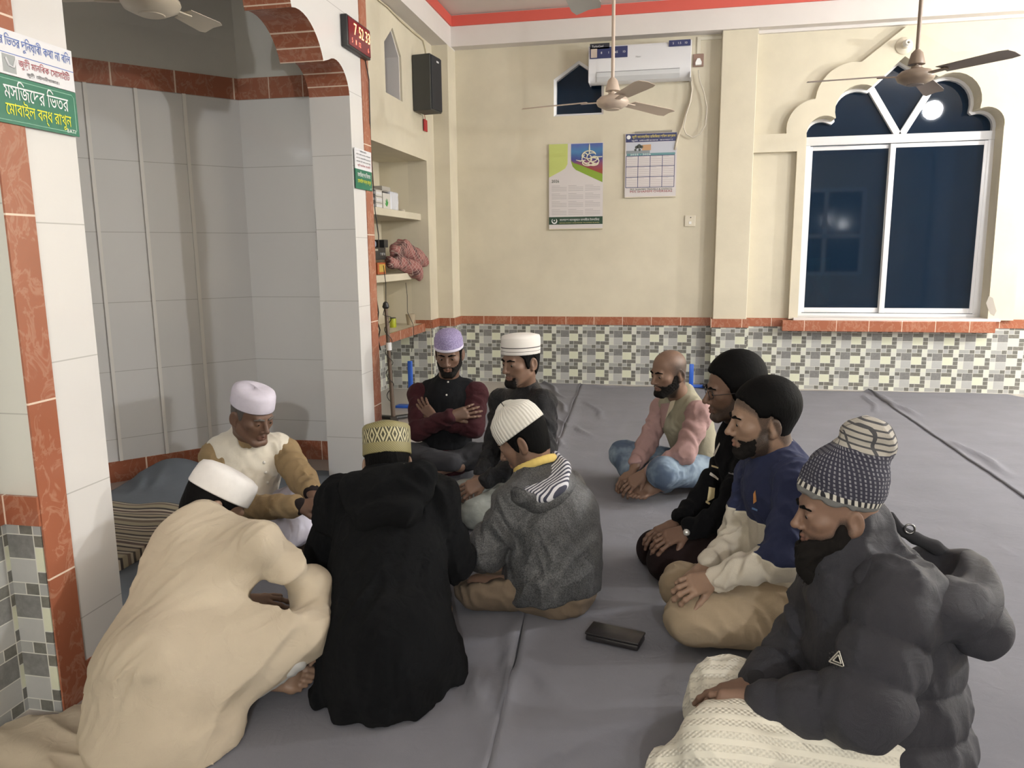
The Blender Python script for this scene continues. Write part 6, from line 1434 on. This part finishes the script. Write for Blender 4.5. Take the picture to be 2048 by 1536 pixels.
flat_poly([U(.41, .99), U(.41, .80), U(.46, .77), U(.58, .745), U(.99, .635), U(.99, .99)], mp_, 'picture', c1, y1-.0005)
cal = MB(); random.seed(11)
def U3(u, v, y): a = U(u, v); return (a[0], y, a[1])
for (cu, cv, ru, rv, a0, a1) in ((.74, .86, .12, .045, 0, 5.2), (.80, .83, .10, .05, 1, 6), (.70, .815, .09, .05, 2, 7.2), (.78, .785, .14, .04, 3, 8), (.72, .77, .10, .035, 2.8, 6.6), (.84, .80, .07, .04, 0, 5), (.66, .85, .05, .03, 0, 4), (.82, .765, .09, .03, 3, 6.4)):
    cal.tube([U3(cu+ru*cos(t), cv+rv*sin(t)*1.0, y2) for t in np.linspace(a0, a1, 16)], .006, 5)
cal.tube([U3(.745, y_, y2) for y_ in (.985, .93, .87)], [.004, .008, .006], 5); cal.tube([U3(.50, .805, y2), U3(.58, .79, y2), U3(.68, .80, y2)], [.003, .008, .004], 5); cal.tube([U3(.8, .83, y2), U3(.98, .835, y2)], .006, 5)
cal.build('calligraphy', mat('cream_print', (.72, .68, .52), .6), c1)
MB().prism([U(.0, .055), U(1, .055), U(1, .145), U(0, .145)], fr, y1-.0008, y1).build('footer_band', M_dgreen, c1)
text_mb('বাংলােদশ আনজুমােন তালামীেয ইসলািময়া', XZ(U(.57, 0)[0], y2, U(0, .108)[1]), .034, width=cw*.74).build('lettering', M_inkw, c1)
text_mb('BANGLADESH ANJUMANE TALAMIZE ISLAMIA', XZ(U(.57, 0)[0], y2, U(0, .072)[1]), .012, width=cw*.74).build('lettering', mat('gold_print', (.6, .5, .2), .6), c1)
em_ = MB(); ec = U(.1, .1); em_.tube([(ec[0]+.026*cos(t), y2, ec[1]+.026*sin(t)) for t in np.linspace(pi*.75, pi*2.25, 18)], [.002+.005*sin(pi*i/17) for i in range(18)], 6)
em_.prism([(ec[0]+(.011 if i % 2 == 0 else .0045)*sin(i*pi/5), ec[1]+.004+(.011 if i % 2 == 0 else .0045)*cos(i*pi/5)) for i in range(10)], fr, y2-.001, y2)
em_.build('crescent_emblem', M_inkw, c1)
text_mb('2026', XZ(U(.12, 0)[0], y2, U(0, .565)[1]), .030, width=cw*.14).build('year_lettering', M_dgreen, c1)
def minirows(par, y, boxes, m, rows=4, w=.0035):
    mb = MB()
    for (x0, x1, z0, z1) in boxes:
        for i in range(rows): z = z1-(z1-z0)*(i+.5)/rows; mb.box(x0, x1-(x1-x0)*(.0 if i else .45), y-.0006, y, z-w/2, z+w/2)
    return mb.build('date_rows', m, par)
bx_ = [(U(.05+.31*c_, 0)[0], U(.05+.31*c_+.28, 0)[0], U(0, .165+.093*r_)[1], U(0, .165+.093*r_+.075)[1]) for c_ in range(3) for r_ in range(4)]
minirows(c1, y1, bx_, mat('grey_date_print', (.33, .31, .32), .6))
MB().tube([U3(0, 0, YK), U3(1, 0, YK)], .006, 6).build('bottom_rail', mat('cream_rail', (.6, .55, .4), .5), c1)
# second calendar
dx0, dx1 = at(1250, 330, Y=YK)[0], at(1353, 330, Y=YK)[0]; dz0, dz1 = at(1300, 394, Y=YK)[2], at(1300, 266, Y=YK)[2]; dw, dh = dx1-dx0, dz1-dz0
c2 = empty('wall_calendar', ((dx0+dx1)/2, YK, dz0)); tag(c2, 'white wall calendar with navy heading and a grid of twelve months', 'calendar', None)
U = lambda u, v: (dx0+dw*u, dz0+dh*v)
MB().prism([U(0, 0), U(1, 0), U(1, 1), U(0, 1)], fr, YK, YK+.004).build('sheet', M_pap, c2)
MB().prism([U(.01, .865), U(.99, .865), U(.99, .995), U(.01, .995)], fr, y1-.0008, y1).build('heading_band', M_navy, c2)
text_mb('জুড়ী আেনায়ািরয়া হািফিজয়া দািখল মাদ্রাসা', XZ(U(.55, 0)[0], y2, U(0, .945)[1]), .038, width=dw*.84).build('lettering', mat('yellow_print', (.75, .62, .12), .6), c2)
text_mb('জুড়ী, েমৗলভীবাজার, বাংলােদশ', XZ(U(.52, 0)[0], y2, U(0, .888)[1]), .018, width=dw*.8).build('lettering', M_inkw, c2)
MB().lathe([(.020, 0), (.020, .001), (.012, .0015)], 20, XZ(U(.065, 0)[0], y2+.0005, U(0, .945)[1])).build('round_emblem', M_inkw, c2)
MB().prism([U(.02, .69), U(.98, .69), U(.98, .86), U(.02, .86)], fr, y1-.0006, y1).build('picture_sky', mat('pale_sky_print', (.50, .52, .58), .6), c2)
MB().prism([U(.02, .69), U(.48, .69), U(.48, .735), U(.02, .735)], fr, y2-.0006, y2).build('picture_ground', mat('grey_ground_print', (.25, .28, .30), .6), c2)
MB().prism([U(.33, .735), U(.5, .735), U(.5, .825), U(.33, .82)], fr, y2-.0006, y2).build('picture_building', mat('tan_building_print', (.50, .30, .16), .6), c2)
pt = MB()
for a_, b_, r_ in ((.27, .80, .035), (.22, .785, .025), (.32, .79, .025), (.2, .745, .02), (.28, .745, .02)): pt.lathe([(.001, 0), (r_*dw*1.2, 0), (r_*dw*1.2, .0006)], 10, XZ(U(a_, 0)[0], y2-.001, U(0, b_)[1]))
pt.build('picture_trees', mat('dark_tree_print', (.06, .07, .06), .6), c2)
MB().prism([U(.03, .655), U(.97, .655), U(.97, .69), U(.03, .69)], fr, y1-.0006, y1).build('year_band', mat('teal_print', (.12, .26, .28), .6), c2)
text_mb('2025 - 2026', XZ(U(.3, 0)[0], y2, U(0, .673)[1]), .016, width=dw*.4).build('year_lettering', M_inkw, c2)
calgrid(c2, U(.02, 0)[0], U(.96, 0)[0], U(0, .155)[1], U(0, .65)[1], 4, 3, M_navy, .006, y1)
bx_ = [(U(.035+.235*c_, 0)[0], U(.035+.235*c_+.2, 0)[0], U(0, .165+.165*r_)[1], U(0, .165+.165*r_+.15)[1]) for c_ in range(4) for r_ in range(3)]
minirows(c2, y1, bx_, mat('pink_grey_date_print', (.42, .36, .38), .6), 5)
text_mb('M/S SHAMIM TRAVELS & EXPRESS', XZ(U(.52, 0)[0], y2, U(0, .125)[1]), .018, width=dw*.82).build('lettering', M_dgreen, c2)
text_mb('M/S SHAMIM OVERSEAS', XZ(U(.52, 0)[0], y2, U(0, .09)[1]), .022, width=dw*.82).build('lettering', mat('maroon_print', (.30, .04, .05), .6), c2)
MB().tube([(U(0, 0)[0], YK, U(0, 0)[1]), (U(1, 0)[0], YK, U(1, 0)[1])], .006, 6).build('bottom_rail', M_ivory, c2)
MB().tube([(U(.18, 0)[0], YK, dz1+.012), (U(.9, 0)[0], YK, dz1+.014)], .008, 6).build('top_rail', mat('grey_rail', (.35, .33, .28), .5), c2)

# ------------------------------------------------------------------ left side: signs, clock, loudspeaker
def panel(nm, y0, y1, z0, z1, x, m, par, t=.004): return MB().box(x, x+t, y0, y1, z0, z1).build(nm, m, par)
M_sgreen = mat('sign_green', (.012, .15, .085), .35); M_swhite = mat('sign_white', (.72, .72, .74), .35); M_blue = mat('blue_lettering', (.05, .12, .42), .5); M_maroon = mat('maroon_lettering', (.34, .03, .05), .5); M_yel = mat('yellow_lettering', (.80, .78, .02), .5); M_wlet = mat('white_lettering', (.85, .85, .85), .5)
xs = XA+.008; xt = xs+.0043
sg = empty('notice_sign', (xs, 2.0, 1.77)); tag(sg, 'large green and white notice sign with Bengali writing on the near column', 'sign')
panel('white_panel', 1.80, 2.158, 1.90, 2.02, xs, M_swhite, sg); panel('green_panel', 1.80, 2.158, 1.768, 1.898, xs, M_sgreen, sg)
text_mb('মসিজেদর িভতর দুিনয়াবী কথা না বিল', YZ(xt, 1.982, 1.990), .042, width=.335).build('lettering', M_blue, sg)
MB().box(xt-.001, xt, 1.80, 2.158, 1.957, 1.959).build('rule', M_blue, sg)
text_mb('জুড়ী মানিবক েসাসাইিট', YZ(xt, 2.045, 1.938), .032, width=.19).build('lettering', M_maroon, sg)
text_mb('জুড়ী, েমৗলভীবাজার।', YZ(xt, 2.035, 1.913), .015, width=.12).build('lettering', M_ink, sg)
mb = MB().box(xt-.001, xt, 1.895, 1.94, 1.906, 1.954); mb.build('emblem', mat('grey_emblem', (.34, .36, .36), .5), sg)
MB().tube([(xt+.001, 1.905, 1.945), (xt+.001, 1.915, 1.925), (xt+.001, 1.93, 1.922), (xt+.001, 1.94, 1.945)], .003, 6).build('emblem_mark', M_swhite, sg)
text_mb('মসিজেদর িভতর', YZ(xt, 2.005, 1.862), .052, width=.235).build('lettering', M_wlet, sg)
text_mb('েমাবাইল বন্ধ রাখুন', YZ(xt, 2.008, 1.808), .056, width=.24).build('lettering', M_yel, sg)
text_mb('BATI', YZ(xt, 2.125, 1.780), .011, width=.034).build('lettering', M_wlet, sg)
MB().tube([(xt, y_, z_) for y_, z_ in ((1.81, 1.777), (2.14, 1.777), (2.148, 1.785), (2.148, 1.88), (2.14, 1.888), (1.81, 1.888))], .0012, 5).build('border_line', mat('pale_green_line', (.3, .55, .42), .5), sg)
s2 = empty('notice_sign', (xs, 4.485, 1.786)); tag(s2, 'small green and white notice sign with Bengali writing on the far column', 'sign')
panel('white_panel', 4.355, 4.615, 1.90, 2.018, xs, M_swhite, s2); panel('green_panel', 4.355, 4.615, 1.786, 1.90, xs, M_sgreen, s2)
for i, t_ in enumerate(('মসিজেদর আদব', 'মসিজেদ েমাবাইল বন্ধ রাখুন এবং নীরব থাকুন', 'কথা না বেল আল্লাহর িজিকর করুন সবসময়', 'নামােজর আেগ কাতার েসাজা করুন')):
    text_mb(t_, YZ(xt, 4.485, 2.006-i*.021), .013, width=.10 if i == 0 else .22).build('lettering', M_ink, s2)
text_mb('জুড়ী মানিবক েসাসাইিট', YZ(xt, 4.49, 1.922), .019, width=.2).build('lettering', M_maroon, s2)
text_mb('মসিজেদর িভতর', YZ(xt, 4.485, 1.872), .030, width=.2).build('lettering', M_wlet, s2)
text_mb('েমাবাইল বন্ধ রাখুন', YZ(xt, 4.488, 1.832), .034, width=.21).build('lettering', M_yel, s2)
text_mb('BATI', YZ(xt, 4.59, 1.797), .008, width=.024).build('lettering', M_wlet, s2)
ck = empty('digital_clock', (XA+.03, 4.42, 2.55)); tag(ck, 'black digital clock with glowing red numerals at the top of the far column', 'clock')
MB().bbox(XA+.001, -1.765, 4.255, 4.60, 2.55, 2.722, .006).build('case', M_black, ck, smooth='auto')
MB().bbox(-1.766, -1.760, 4.268, 4.59, 2.562, 2.712, .002).build('display', mat('red_filter', (.16, .012, .018), .12), ck)
def led(c, s): return mat('led_numerals', c, .4, Emission_Color=(*c, 1), Emission_Strength=s)
ML = led((1.0, .52, .22), 2.2); ML2 = led((1.0, .22, .14), 1.6)
for t_, y_ in (('7', 4.36), ('52', 4.448), ('33', 4.545)): text_mb(t_, YZ(-1.759, y_, 2.662), .062, width=.028*len(t_)+.012, weight=.02).build('numeral', ML, ck)
for t_, y_ in (('5', 4.31), ('1', 4.365), ('12', 4.42), ('6', 4.55)): text_mb(t_, YZ(-1.759, y_, 2.594), .026, width=.014*len(t_), weight=.02).build('numeral', ML2, ck)
text_mb(':', YZ(-1.759, 4.397, 2.66), .03).build('numeral', ML2, ck)
cp = [V3(XA+.01, 4.585, 2.555), V3(XA+.012, 4.63, 2.45), at(740, 240, X=XA+.01), at(742, 300, X=XA-.01)]+[at(x, y, Y=5.0) for x, y in ((746, 360), (750, 420), (757, 470))]+[at(758, 500, X=-2.40)]
tag(MB().tube(cp, .0035, 6).build('clock_cable', M_wire, smooth=True), 'thin black cable dropping from the digital clock past the far column', 'cable')
cp = [at(x, y, X=XL+.012) for x, y in ((757, 0), (775, 14), (800, 40), (824, 62), (846, 80), (851, 98), (853, 118))]
tag(MB().tube(cp, .007, 6).build('speaker_cable', mat('ivory_cable', (.6, .53, .38), .5), smooth=True), 'cream cable sagging along the left beam down to the loudspeaker', 'cable')
sp = empty('loudspeaker', (-2.22, 7.27, 2.73)); tag(sp, 'black box loudspeaker mounted high in the left corner', 'loudspeaker')
Mx = Matrix.Translation((-2.235, 7.28, 2.725)) @ Matrix.Rotation(radians(-8), 4, 'Z')
MB().bbox(-.10, .085, -.12, .12, 0, .50, .008, M=Mx).build('cabinet', mat('speaker_vinyl', (.045, .046, .042), .6), sp)
MB().bbox(.086, .095, -.112, .112, .012, .488, .004, M=Mx).build('grille', mat('speaker_mesh', (.015, .016, .02), .7), sp)
MB().bbox(.0955, .097, .0, .05, .44, .456, .0005, M=Mx).build('badge', M_swhite, sp)
MB().box(XL, -2.33, 7.24, 7.30, 2.8, 3.1).build('bracket', M_black, sp)
tg = MB().bbox(-2.345, -2.335, 7.46, 7.56, 2.59, 2.70, .002).tube([(-2.338, 7.51, 2.70), (-2.33, 7.45, 2.74)], .003, 6)
tag(tg.build('red_tag', mat('red_card', (.42, .02, .025), .5)), 'small red card tag hanging below the black loudspeaker', 'tag')
cp = [at(x, y, Y=4.74) for x, y in ((628, 165), (632, 190), (628, 240), (624, 270), (629, 300), (634, 340), (631, 420), (636, 520))]
tag(MB().tube(cp, .003, 6).build('niche_wire', M_wire, smooth=True), 'thin dark wire hanging down the inner tiles of the niche', 'wire')

# ------------------------------------------------------------------ alcove contents
XS = -2.52
def carton(y, z, w, h, m, lab, x=XS, d=.14, grp=None):
    c = empty('carton', (x-d/2, y, z)); tag(c, lab, 'box', grp)
    MB().bbox(x-d, x, y-w/2, y+w/2, z, z+h, .002).build('box_body', m, c); MB().box(x, x+.001, y-w/2+.006, y+w/2-.006, z+h*.3, z+h*.7).build('box_label', M_swhite, c); return c
zt = SH1+.066; M_cart = mat('white_carton', (.62, .6, .56), .6); M_cartb = mat('dark_edge_carton', (.10, .10, .11), .6)
hgt = .055
for i, w_ in enumerate(('bottom', 'middle', 'top')):
    carton(6.46, zt+i*hgt, .17, hgt-.003, M_cartb, 'dark-edged white carton, %s of the three stacked at the left of the upper shelf' % w_)
    carton(6.64, zt+i*hgt, .15, hgt-.003, M_cart, 'plain white carton, %s of the stack beside the dark-edged cartons' % w_)
gb = empty('green_carton', (XS-.08, 6.84, zt)); tag(gb, 'white carton with a green leaf print on the upper shelf', 'box')
MB().bbox(XS-.16, XS, 6.74, 6.93, zt, zt+.15, .003).build('box_body', M_cart, gb)
lf_ = MB()
for a_ in range(5): lf_.prism([(6.83, zt+.03), (6.83+.035*cos(.5+a_*.5), zt+.03+.05*sin(.5+a_*.5)), (6.83+.05*cos(.7+a_*.5), zt+.03+.075*sin(.7+a_*.5)), (6.83+.03*cos(.9+a_*.5), zt+.03+.055*sin(.9+a_*.5))], lambda u, w, d: (d, u, w), XS, XS+.0015)
lf_.build('leaf_print', mat('bright_green_print', (.03, .30, .05), .5), gb)
S_ = Sdf(.005, .02); S_.box((XS-.07, 7.04, zt+.092), (.06, .09, .07), None, .015); S_.disp = folds(311, .006, 26)
o = make('plastic_bag', S_.mesh(1), mat('white_bag', (.66, .68, .74), .3), None, (XS-.07, 7.04, zt)); tag(o, 'crumpled white plastic bag on the upper shelf next to the green carton', 'bag')
tag(MB().bbox(XS-.20, XS-.02, 6.45, 7.0, zt+.167, zt+.174, .002).bbox(XS-.20, XS-.02, 6.78, 7.0, zt+.175, zt+.215, .003).build('cardboard_tray', mat('grey_cardboard', (.42, .40, .36), .6)), 'flat grey cardboard tray lying on top of the stacked cartons', 'tray')
tag(MB().lathe([(.001, 0), (.03, 0), (.035, .02), (.02, .03), (.001, .03)], 16, Matrix.Translation((XS, 7.24, zt))).build('small_dish', M_ivory), 'small ivory dish at the right end of the upper shelf', 'dish')
zt = SH2+.066
am = empty('amplifier', (XS-.08, 6.55, zt)); tag(am, 'black amplifier with cables on the lower alcove shelf', 'amplifier')
MB().bbox(XS-.22, XS, 6.36, 6.76, zt+.13, zt+.24, .006).build('casing', M_black, am); MB().box(XS, XS+.002, 6.42, 6.56, zt+.21, zt+.226).build('front_strip', mat('silver_strip', (.6, .6, .58), .3, .8), am)
MB().bbox(XS-.15, XS+.01, 6.70, 6.80, zt+.24, zt+.31, .004).build('mains_adapter', M_black, am)
for k_ in range(2): MB().lathe([(.014, 0), (.012, .018)], 16, YZ(XS, 6.62+.06*k_, zt+.18)).build('knob', mat('grey_knob', (.3, .3, .3), .4), am)
tag(MB().bbox(XS-.2, XS-.01, 6.36, 6.50, zt, zt+.128, .004).build('storage_box', mat('brown_card', (.17, .12, .09), .7)), 'dull brown box under the black amplifier', 'box')
ob_ = empty('orange_box', (XS-.06, 6.64, zt)); tag(ob_, 'orange box with yellow label under the amplifier beside the scarf', 'box')
MB().bbox(XS-.14, XS, 6.54, 6.74, zt, zt+.105, .003).build('box_body', mat('orange_card', (.42, .10, .03), .5), ob_); MB().box(XS, XS+.001, 6.575, 6.72, zt+.02, zt+.09).build('box_label', mat('yellow_card', (.55, .38, .08), .5), ob_)
tag(MB().bbox(XS-.16, XS-.02, 6.38, 6.60, zt+.241, zt+.30, .02).build('cable_bundle', mat('blue_white_wrap', (.28, .33, .42), .4)), 'blue and white plastic bundle on top of the amplifier', 'bundle')
S_ = Sdf(.006, .04); pts = [at(790, 500, X=-2.50), at(806, 495, X=-2.5), at(830, 515, X=-2.45), at(846, 522, X=-2.42)]
S_.chain(pts, [.05, .075, .085, .06]); S_.chain([at(780, 525, X=-2.50), at(800, 525, X=-2.47), at(828, 538, X=-2.40), at(838, 553, X=-2.38)], [.05, .065, .075, .04]); S_.disp = (lambda a, b: (lambda x, y, z: a(x, y, z)+b(x, y, z)))(folds(321, .020, 9, V3(.1, 1, -.3), 2.2), folds(322, .004, 20))
mp_ = mat('plaid_scarf_wool', (.2, .08, .07), .9); nn = NT(mp_); O = nn.sep(nn.obj()); pl = nn.m('MAXIMUM', frac_line(nn, nn.m('ADD', O[1], O[2]), .05, 9, .004), frac_line(nn, nn.m('SUBTRACT', O[2], O[1]), .045, 9, .004)); big = nn.noise(9, 2, .5)
nn.col(nn.mix(pl, nn.mix(nn.ramp(big, [(.42, (0, 0, 0)), (.52, (1, 1, 1))]), (.10, .045, .045), (.32, .13, .12)), (.50, .40, .34)))
o = make('plaid_scarf', S_.mesh(1), mp_, None, (-2.46, 6.95, SH2+.066)); tag(o, 'crumpled maroon plaid scarf hanging over the lower alcove shelf', 'scarf')
zt = .69
cn = empty('yellow_can', (-2.60, 7.10, zt)); tag(cn, 'small yellow-green can on the alcove counter', 'can')
MB().lathe([(.03, 0), (.032, .004), (.032, .085), (.03, .09)], 20, Matrix.Translation((-2.60, 7.10, zt))).build('can_body', mat('yellow_green_tin', (.42, .46, .03), .4), cn, smooth='auto'); MB().lathe([(.03, .09), (.03, .098), (.001, .098)], 20, Matrix.Translation((-2.60, 7.10, zt))).build('can_lid', M_black, cn)
tag(MB().lathe([(.001, 0), (.036, 0), (.05, .11), (.046, .11), (.034, .008), (.001, .008)], 20, Matrix.Translation((-2.52, 7.40, zt))).build('plaster_cup', mat('beige_cup', (.42, .35, .25), .6), smooth='auto'), 'beige cup standing at the back of the alcove counter', 'cup')
# microphone stand in front of the alcove, with flex wound round it
st = empty('microphone_stand', (-2.25, 6.07, 0)); tag(st, 'dark microphone stand on three flat feet in front of the alcove', 'stand')
Ms = mat('bronze_tube', (.13, .095, .075), .4, .5)
MB().tube([(-2.25, 6.07, .03), (-2.285, 6.08, .97)], [.019, .015], 12).build('pole', Ms, st, smooth='auto')
for a_ in (-65, 45, 170):
    R = Matrix.Translation((-2.25, 6.07, 0)) @ Matrix.Rotation(radians(a_), 4, 'Z'); MB().bbox(0, .24, -.03, .03, .004, .03, .008, M=R).build('foot', M_black, st)
MB().lathe([(.02, .95), (.03, .965), (.02, 1.0), (.006, 1.01)], 14, Matrix.Translation((-2.285, 6.08, 0))).build('top_clamp', M_black, st)
MB().tube([(-2.268, 6.075, .60), (-2.27, 6.075, .665)], .024, 12).build('tape_wrap', M_swhite, st)
cp = [(-2.45, 6.5, 1.30), (-2.36, 6.3, 1.15), (-2.29, 6.1, 1.0), (-2.30, 6.05, .9)]+[(-2.27+.03*cos(t*4), 6.075+.03*sin(t*4), .88-t*.12) for t in np.linspace(0, 6, 40)]
tag(MB().tube(cp, .0035, 6).build('microphone_cable', M_wire, smooth=True), 'black cable from the amplifier wound round the microphone stand', 'cable')
cp = [(-2.42, 7.0, 1.13), (-2.41, 7.0, 1.0), (-2.42, 7.02, .85), (-2.40, 7.12, .72), (-2.405, 7.14, .60), (-2.42, 7.10, .45)]
tag(MB().tube(cp, .003, 6).build('hanging_cable', M_wire, smooth=True), 'thin cable hanging from the scarf shelf over the counter edge', 'cable')
cp = [at(x, y, X=-2.36) for x, y in ((752, 560), (753, 600), (757, 625), (755, 645), (760, 660), (756, 680), (761, 700))]
tag(MB().tube(cp, .006, 6).build('twisted_cable', M_wire, smooth=True), 'knotted dark cable hanging beside the far column', 'cable')
# blue stands
Mb = mat('blue_plastic', (.03, .12, .55), .35)
for nm, p0, p1, yy, lab in (('a', (822, 790), (825, 722), 6.6, 'blue plastic book stand partly hidden behind the person with crossed arms'), ('b', (1382, 770), (1381, 728), 8.0, 'blue plastic book stand by the pillar behind the balding person')):
    b0 = at(*p0, Y=yy); b1 = at(*p1, Y=yy); e_ = empty('book_stand', (b0[0], yy, 0.012 if nm == 'b' else 0)); tag(e_, lab, 'stand'); z0 = .012 if nm == 'b' else 0
    MB().bbox(b0[0]-.022, b0[0]+.022, yy-.012, yy+.012, z0+.02, b1[2], .006).build('upright', Mb, e_, smooth='auto')
    MB().bbox(b0[0]-.14, b0[0]+.14, yy-.05, yy+.05, z0, z0+.022, .006).build('foot_plate', Mb, e_, smooth='auto')
S_ = Sdf(.006, .02); c = V3(.50, 7.90, .047); S_.ell(c, (.09, .05, .035)); S_.ell(c+V3(.05, 0, .01), (.05, .045, .035)); o = make('rubber_sandal', S_.mesh(1), mat('dark_rubber', (.04, .04, .042), .6), None, (.50, 7.90, .012)); tag(o, 'small dark rounded object on the cloth beside the blue stand', 'object')
